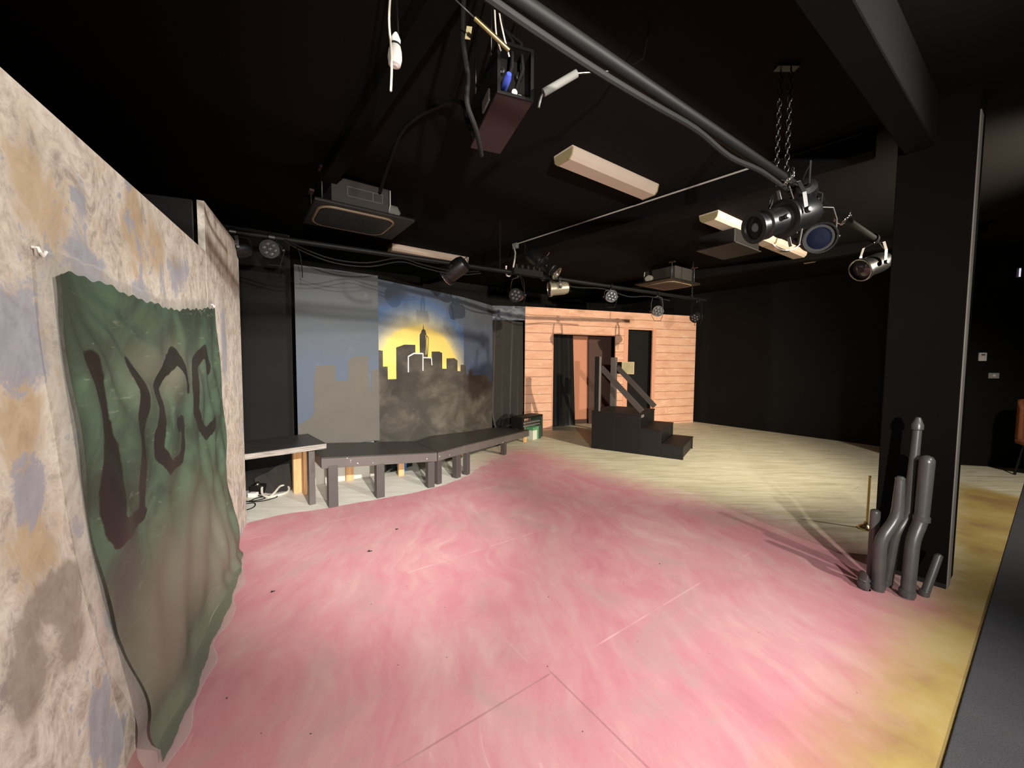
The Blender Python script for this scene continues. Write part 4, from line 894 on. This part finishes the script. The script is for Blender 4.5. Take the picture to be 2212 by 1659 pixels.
def prof(top, aim, label, L=.46, R=.075, drop=.2, mat='black_metal', ring=None, cat='stage light'):
    r = empty('profile_spotlight', top, label, cat, 'profile spotlights on the bars')
    ax = V3(aim).normalized(); side = ax.cross(V3((0, 0, 1))).normalized(); c = top + V3((0, 0, -drop))
    MB().lathe([(R * .35, -L * .5), (R * .85, -L * .47), (R * 1.0, -L * .36), (R * 1.0, -L * .06), (R * .95, -L * .04)], c, ax, 24).build('lamp_house', M[mat], r)
    MB().lathe([(R * 1.0, -L * .04), (R * 1.18, -L * .03), (R * 1.18, L * .0), (R * 1.0, L * .01)], c, ax, 24).build('shutter_ring', M['black_metal'], r)
    lt_ = MB().lathe([(R * .82, L * .01), (R * .80, L * .28), (R * .88, L * .30), (R * .88, L * .34), (R * .76, L * .36), (R * .76, L * .47)], c, ax, 24).build('lens_tube', M[mat], r)
    MB().lathe([(R * .9, L * .47), (R * .95, L * .475), (R * .95, L * .50), (R * .7, L * .50), (R * .68, L * .46)], c, ax, 24).build('front_frame', M[ring or 'grey_metal'], lt_)
    MB().lathe([(R * .68, L * .44), (R * .5, L * .462), (R * .2, L * .472)], c, ax, 20).build('lens', M['lens'], lt_)
    o2 = ax.cross(side).normalized()
    for s in (1, -1): MB().bar(c + o2 * R * 1.1 * s - ax * .01, c + o2 * R * 1.75 * s - ax * .01, .02, .003, side).build('shutter_handle', M['grey_metal'], r)
    for s in (1, -1): MB().lathe([(.012, 0), (.014, .02), (.008, .028)], c + ax * L * .18 + side * R * .82 * s, side * s, 10).build('focus_knob', M['black_metal'], r)
    yoke(r, c - ax * L * .1, ax, side, R * 1.2, top + V3((0, 0, -.04))); hang(r, top, .05)
    b = c - ax * L * .5
    MB().tube([b, b - ax * .06 + V3((0, 0, -.03)), b - ax * .07 + V3((0, 0, .08)), top + V3((0, 0, -.02)) - d1 * .06], .005, 6).build('lead', M['cable_black'], r)
    return r
def fresnel(top, aim, label, R=.085, L=.22, drop=.17, mat='black_metal', group='short can spotlights on the bars', ring='chrome'):
    r = empty('can_spotlight', top, label, 'stage light', group)
    ax = V3(aim).normalized(); side = ax.cross(V3((0, 0, 1))).normalized(); c = top + V3((0, 0, -drop))
    hs = MB().lathe([(R * .5, -L * .55), (R * .8, -L * .5), (R * .95, -L * .3), (R * .95, L * .35), (R * 1.1, L * .38), (R * 1.1, L * .5), (R * .98, L * .5), (R * .95, L * .42)], c, ax, 24).build('housing', M[mat], r)
    MB().lathe([(R * .93, L * .38), (R * .7, L * .44), (R * .3, L * .47)], c, ax, 20).build('lens', M['lens'], hs)
    tag(MB().tube([c + ax * L * .5 + (side * math.cos(q * math.pi / 10) + ax.cross(side) * math.sin(q * math.pi / 10)) * R * 1.05 for q in range(20)], .006, 6, True).build('front_ring', M[ring], r), 'bright metal front ring' if ring == 'chrome' else None)
    yoke(r, c, ax, side, R * 1.2, top + V3((0, 0, -.04)), 'grey_metal'); hang(r, top, .05)
    MB().tube([c - ax * L * .5, c - ax * L * .7 + V3((0, 0, -.06)), c - ax * L * .6 + V3((0, 0, .05)), top + d2 * .05], .005, 6).build('lead', M['cable_black'], r)
    return r
n2 = V3((-d2.y, d2.x, 0))
led_par(p2_(-.05), (0.35, -1, -.25), 'round LED light at the left end of the far bar, above the black drape', drop=.0 + .10, R=.07)
fresnel(p2_(-.32), (-.5, -.6, -.3), 'dim spotlight at the far left, half hidden by the stone painted flat', drop=.14)
fresnel(p2_(1.63), (-.75, .25, -.45), 'spotlight on the far bar above the yellow skyline, beside the cream ceiling fitting', R=.10, L=.26, drop=.06)
led_par(p2_(2.42), (-.35, -1, -.15), 'round LED light hanging left of the beige can spotlight', drop=.26)
prof(p2_(2.78, .0), (.62, -.25, -.5), 'black profile spotlight above the beige can, pointing down to the right', L=.46, R=.085, drop=-.16, ring='chrome')
fresnel(p2_(3.02), (-.95, -.15, -.12), 'beige metal can spotlight under the far bar, the only pale one', R=.085, L=.24, drop=.12, mat='silver_can')
led_par(p2_(3.92), (-.05, -1, -.1), 'round LED light in front of the top edge of the salmon wall, middle one', drop=.14)
led_par(p2_(4.88), (-.12, -1, -.1), 'round LED light over the narrow opening of the salmon wall, with a hanging cable loop', drop=.27)
led_par(p2_(5.85), (-.6, -.5, -.4), 'dim LED light at the right end of the salmon wall', drop=.28)
dp = empty('dimmer_pack', p2_(2.5, .03), 'dark dimmer pack with plugs sitting on the far lighting bar', 'dimmer')
MB().bar(p2_(2.33, .01, -.03), p2_(2.74, .01, -.03), .08, .07, n2).build('case', M['black_wall'], dp, bevel=.005)
for i in range(5): MB().lathe([(.02, 0), (.022, .02), (.014, .05)], p2_(2.37 + i * .08, .045, -.05), (0, -.5, .6), 10).build('plug', M['black_metal'], dp)
# near bar
prof(p1_(1.87), (-.90, -.16, -.30), 'large black profile spotlight on the near bar right of centre, with gel frame', L=.40, R=.092, drop=.225, ring='black_metal')
prof(p1_(2.12), (.45, .85, -.30), 'black profile spotlight hung just under the chain, pointing away', L=.36, R=.06, drop=.09)
gf = empty('gel_frame', p1_(2.0, -.36), 'bright curved metal gel frame hanging below the large spotlight', 'frame')
gc = p1_(1.86, -.33, -.02); m_ = MB()
for i in range(8):
    q0 = -.9 + i * .22; q1_ = q0 + .22
    m_.bar(gc + V3((.10 * math.sin(q0) , .0, -.10 * math.cos(q0) + .02)), gc + V3((.10 * math.sin(q1_), .0, -.10 * math.cos(q1_) + .02)), .05, .004, V3((.3, 1, .1)))
m_.build('band', M['chrome'], gf)
MB().tube([gc + V3((.08, 0, -.045)), gc + V3((.10, .01, .05)), p1_(1.93, -.02)], .005, 6).build('wire', M['grey_metal'], gf)
bl = fresnel(p1_(2.38), (-.35, -.75, -.20), 'spotlight with a dark blue gel on the near bar, behind the large spotlight', R=.085, L=.2, drop=.24, mat='pipe_black', ring='pipe_black')
for x in [o for o in bpy.data.objects if o.parent and o.parent.parent == bl and o.name.startswith('lens')]: x.data.materials[0] = M['blue_glass']; x['label'] = 'dark blue gel'
fresnel(p1_(3.66), (-.85, -.1, -.35), 'black can spotlight at the right end of the near bar beside the pillar', R=.085, L=.24, drop=.22)

# hung box, tubes and the bulb
HB = empty('connector_box', V3((0.0, 1.95, 2.53)), 'black hanging box with maroon underside and an open end of plugs, top centre', 'box')
hx = V3((-.155, .42, 0)).normalized(); hy = V3((hx.y, -hx.x, 0)); h0 = V3((-.072, 1.70, 2.53)); hl, hw = .45, .165; tl = V3((0, 0, -.03))
def hp(a, b, z): return h0 + hx * a + hy * b + V3((0, 0, z))
MB().box(hp(0, 0, 0), hx * hl, hy * hw, (0, 0, .012)).build('underside', M['maroon'], HB)
m_ = MB()
m_.box(hp(0, 0, .012), hx * hl, hy * .012, (0, 0, .20)); m_.box(hp(0, hw - .012, .012), hx * hl, hy * .012, (0, 0, .20)); m_.box(hp(.0, .012, .20), hx * hl, hy * (hw - .024), (0, 0, .012)); m_.box(hp(.07, .012, .012), hx * .012, hy * (hw - .024), (0, 0, .188))
m_.build('case', M['black_wall'], HB)
m_ = MB(); m_.box(hp(-.006, 0, -.002), hx * .006, hy * .014, (0, 0, .215)); m_.box(hp(-.006, hw - .014, -.002), hx * .006, hy * .014, (0, 0, .215)); m_.box(hp(-.006, .014, -.002), hx * .006, hy * (hw - .028), (0, 0, .012)); m_.box(hp(-.006, .014, .20), hx * .006, hy * (hw - .028), (0, 0, .013)); m_.build('end_frame', M['pipe_black'], HB)
MB().lathe([(.014, 0), (.016, .02), (.016, .05), (.011, .07)], hp(.069, .055, .075), -hx + V3((0, 0, .25)), 12).build('blue_plug', M['plug_blue'], HB)
MB().lathe([(.011, 0), (.013, .02), (.013, .055)], hp(.069, .085, .04), -hx + V3((0, 0, -.15)), 12).build('white_plug', M['white'], HB)
MB().lathe([(.014, 0), (.014, .012), (.008, .014), (.008, .02)], hp(.069, .125, .045), -hx, 16).build('socket', M['white'], HB)
for (b, z_) in [(.035, .14), (.12, .13)]: MB().lathe([(.018, 0), (.018, .02), (.012, .024)], hp(.069, b, z_), -hx, 14).build('socket', M['dark_plastic'], HB)
for k in range(2):
    MB().tube([hp(.06, .06 + .05 * k, .08), hp(.01, .07 + .05 * k, .13), hp(.03, .08 + .04 * k, .25), hp(.16, .08, .40), hp(.2, .08, ZC - 2.53)], .007, 8).build('lead', M['cable_black'], HB)
for (a, b) in [(.08, -.001), (.34, -.001), (.2, hw + .001)]: MB().tube([hp(a, b, .205), hp(a, b, ZC - 2.53)], .005, 6).build('hanger', M['black_metal'], HB)
MB().box(hp(.10, -.008, .03), hx * .10, hy * .008, (0, 0, .05)).build('side_label', M['edge_grey'], HB)
cable('cable', [V3((-.21, 1.72, 3.0)), V3((-.215, 1.70, 2.75)), V3((-.195, 1.70, 2.60)), V3((-.20, 1.72, 2.50)), V3((-.17, 1.80, 2.44)), V3((-.16, 2.0, 2.43))], .011, 'black cable hanging beside the left of the connector box')
tag(MB().box(V3((-.205, 1.685, 2.735)), (.022, .004, 0), (0, .003, 0), (.008, 0, .05)).build('cable_tag', M['box_face']), 'small pale tag on the black cable left of the connector box', 'tag')
def strut(a, b, label, mat, r=.011):
    t_ = empty('tie_rod', (V3(a) + V3(b)) / 2, label, 'rod'); a, b = V3(a), V3(b); d = b - a
    MB().tube([a + d * .22, b], r, 12).build('sleeve', M[mat], t_); MB().tube([a - d * .25, a + d * .22], r * .3, 8).build('wire', M['grey_metal'], t_); return t_
strut((-.19, 1.56, 2.745), (-.02, 1.62, 2.64), 'shiny brass coloured rod above the left of the connector box', 'brass', .009)
t2 = empty('tie_rod', (.2, 1.72, 2.59), 'grey sleeve rod reaching right from the connector box', 'rod')
MB().tube([V3((.125, 1.72, 2.545)), V3((.265, 1.72, 2.625))], .016, 12).build('sleeve', M['ac_grey'], t2); MB().tube([V3((.265, 1.72, 2.625)), V3((.50, 1.86, 2.74)), V3((.62, 1.95, 2.86)), V3((.66, 2.0, ZC))], .004, 8).build('wire', M['chrome'], t2)
MB().tube([V3((.105, 1.73, 2.49)), V3((.115, 1.725, 2.53)), V3((.125, 1.72, 2.545))], .006, 8).build('hook', M['grey_metal'], t2)
cable('white_wire', [V3((-.09, 1.58, ZC)), V3((-.08, 1.60, 2.82)), V3((-.072, 1.62, 2.70)), V3((-.055, 1.65, 2.66))], .0032, 'left of two thin white wires above the connector box', 'cable_white')
cable('white_wire', [V3((-.08, 1.56, ZC)), V3((-.065, 1.60, 2.81)), V3((-.045, 1.61, 2.70)), V3((-.02, 1.64, 2.63))], .0032, 'right of two thin white wires above the connector box', 'cable_white')
bu = empty('bulb_holder', V3((-.46, 1.55, 2.52)), 'white lamp holder hanging alone on a white cord, top left of centre', 'lamp')
MB().lathe([(.010, 0), (.022, .006), (.027, .03), (.025, .055), (.020, .075)], V3((-.46, 1.56, 2.53)), (.05, 0, 1), 20).build('body', M['white'], bu)
MB().lathe([(.021, .075), (.021, .082)], V3((-.46, 1.56, 2.53)), (.05, 0, 1), 20).build('band', M['black_metal'], bu)
MB().lathe([(.019, .082), (.019, .10), (.012, .115), (.006, .125)], V3((-.46, 1.56, 2.53)), (.05, 0, 1), 20).build('cap', M['white'], bu)
MB().tube([V3((-.445, 1.56, 2.65)), V3((-.45, 1.56, 2.8)), V3((-.44, 1.57, ZC))], .004, 8).build('stem', M['black_metal'], bu)
wc = cable('cord', [V3((-.455, 1.53, ZC)), V3((-.462, 1.53, 2.80)), V3((-.470, 1.53, 2.68)), V3((-.464, 1.53, 2.58)), V3((-.462, 1.53, 2.50)), V3((-.466, 1.53, 2.42))], .0042, '', 'cable_white')
wc.parent = bu; wc.location = V3(wc.location) - V3(bu.location)
for k_ in ('label', 'category'):
    if k_ in wc: del wc[k_]
cable('cable', [V3((-1.20, 3.60, 2.93)), V3((-1.0, 3.2, 2.97)), V3((-.72, 2.72, 3.0)), V3((-.35, 2.45, 2.98)), V3((-.24, 2.14, 2.66)), V3((-.20, 2.08, 2.55))], .014, 'thick black hose running from the near air conditioner to the connector box', 'pipe_black')

# ------------------------------------------------------------------ cables on the floor at the left
def fl(x, y, z=.006): return V3((x, y, z))
ad = empty('power_adapter', fl(-2.78, 4.0, 0), 'black power adapter with a bright plug among the cables on the left floor', 'adapter')
MB().cbox((-2.665, 4.03, .05), (.13, .09, .10)).build('body', M['dark_plastic'], ad, bevel=.012); MB().lathe([(.022, 0), (.022, .03), (.012, .04)], (-2.655, 4.00, .10), (.3, -.5, .7), 12).build('plug', M['chrome'], ad)
MB().cbox((-2.59, 4.09, .035), (.07, .06, .07)).build('side_plug', M['dark_plastic'], ad, bevel=.01)
tag(MB().cbox((-2.655, 3.93, .022), (.08, .06, .044)).build('white_socket', M['white'], bevel=.006), 'small white socket block beside the black power adapter', 'socket')
cable('white_flex', [fl(-2.62, 4.02, .09), fl(-2.56, 3.93, .03), fl(-2.47, 3.89, .012), fl(-2.46, 3.97, .03), fl(-2.47, 4.10, .06), fl(-2.40, 4.12, .04), fl(-2.37, 4.03, .012), fl(-2.46, 3.89, .012)], .011, 'thick white flex looped on the floor by the timber bench leg', 'cable_white')
cable('cable', [fl(-2.75, 3.9), fl(-2.62, 3.78), fl(-2.48, 3.79), fl(-2.40, 3.90), fl(-2.46, 3.96), fl(-2.58, 3.88), fl(-2.60, 3.79), fl(-2.70, 3.68)], .005, 'thin black cable coiled in a loop on the left floor')
cable('cable', [fl(-2.72, 3.78), fl(-2.60, 3.72), fl(-2.52, 3.74), fl(-2.46, 3.66), fl(-2.46, 3.58), fl(-2.55, 3.47)], .005, 'thin black cable trailing nearest to the pink floor on the left')
cable('cable', [fl(-2.80, 3.80), fl(-2.70, 3.76), fl(-2.55, 3.80), fl(-2.50, 3.88), fl(-2.60, 3.94), fl(-2.66, 3.95)], .005, 'thin black cable tangled under the power adapter')

# litter on the painted floor
def crumb(x, y, a, s, label):
    d = V3((math.cos(a), math.sin(a), 0)); n = V3((-d.y, d.x, 0)); c = V3((x, y, .002))
    m_ = MB(); m_.prism([c - d * s, c - n * s * .35, c + d * s * 1.1, c + n * s * .22], (0, 0, .004)); m_.prism([c, c + n * s * .9 - d * s * .5, c + n * s * .8 - d * s * .2], (0, 0, .005))
    tag(m_.build('paint_flake', M['dark_plastic']), label, 'debris', 'dark flakes on the pink floor')
crumb(-1.04, 2.79, .2, .018, 'dark flake on the pink floor in front of the walkway, nearer of two')
crumb(-.95, 3.17, 1.0, .013, 'dark flake on the pink floor in front of the walkway, farther of two')
crumb(-1.44, 2.28, .7, .012, 'dark flake on the pink floor near the green tarp')
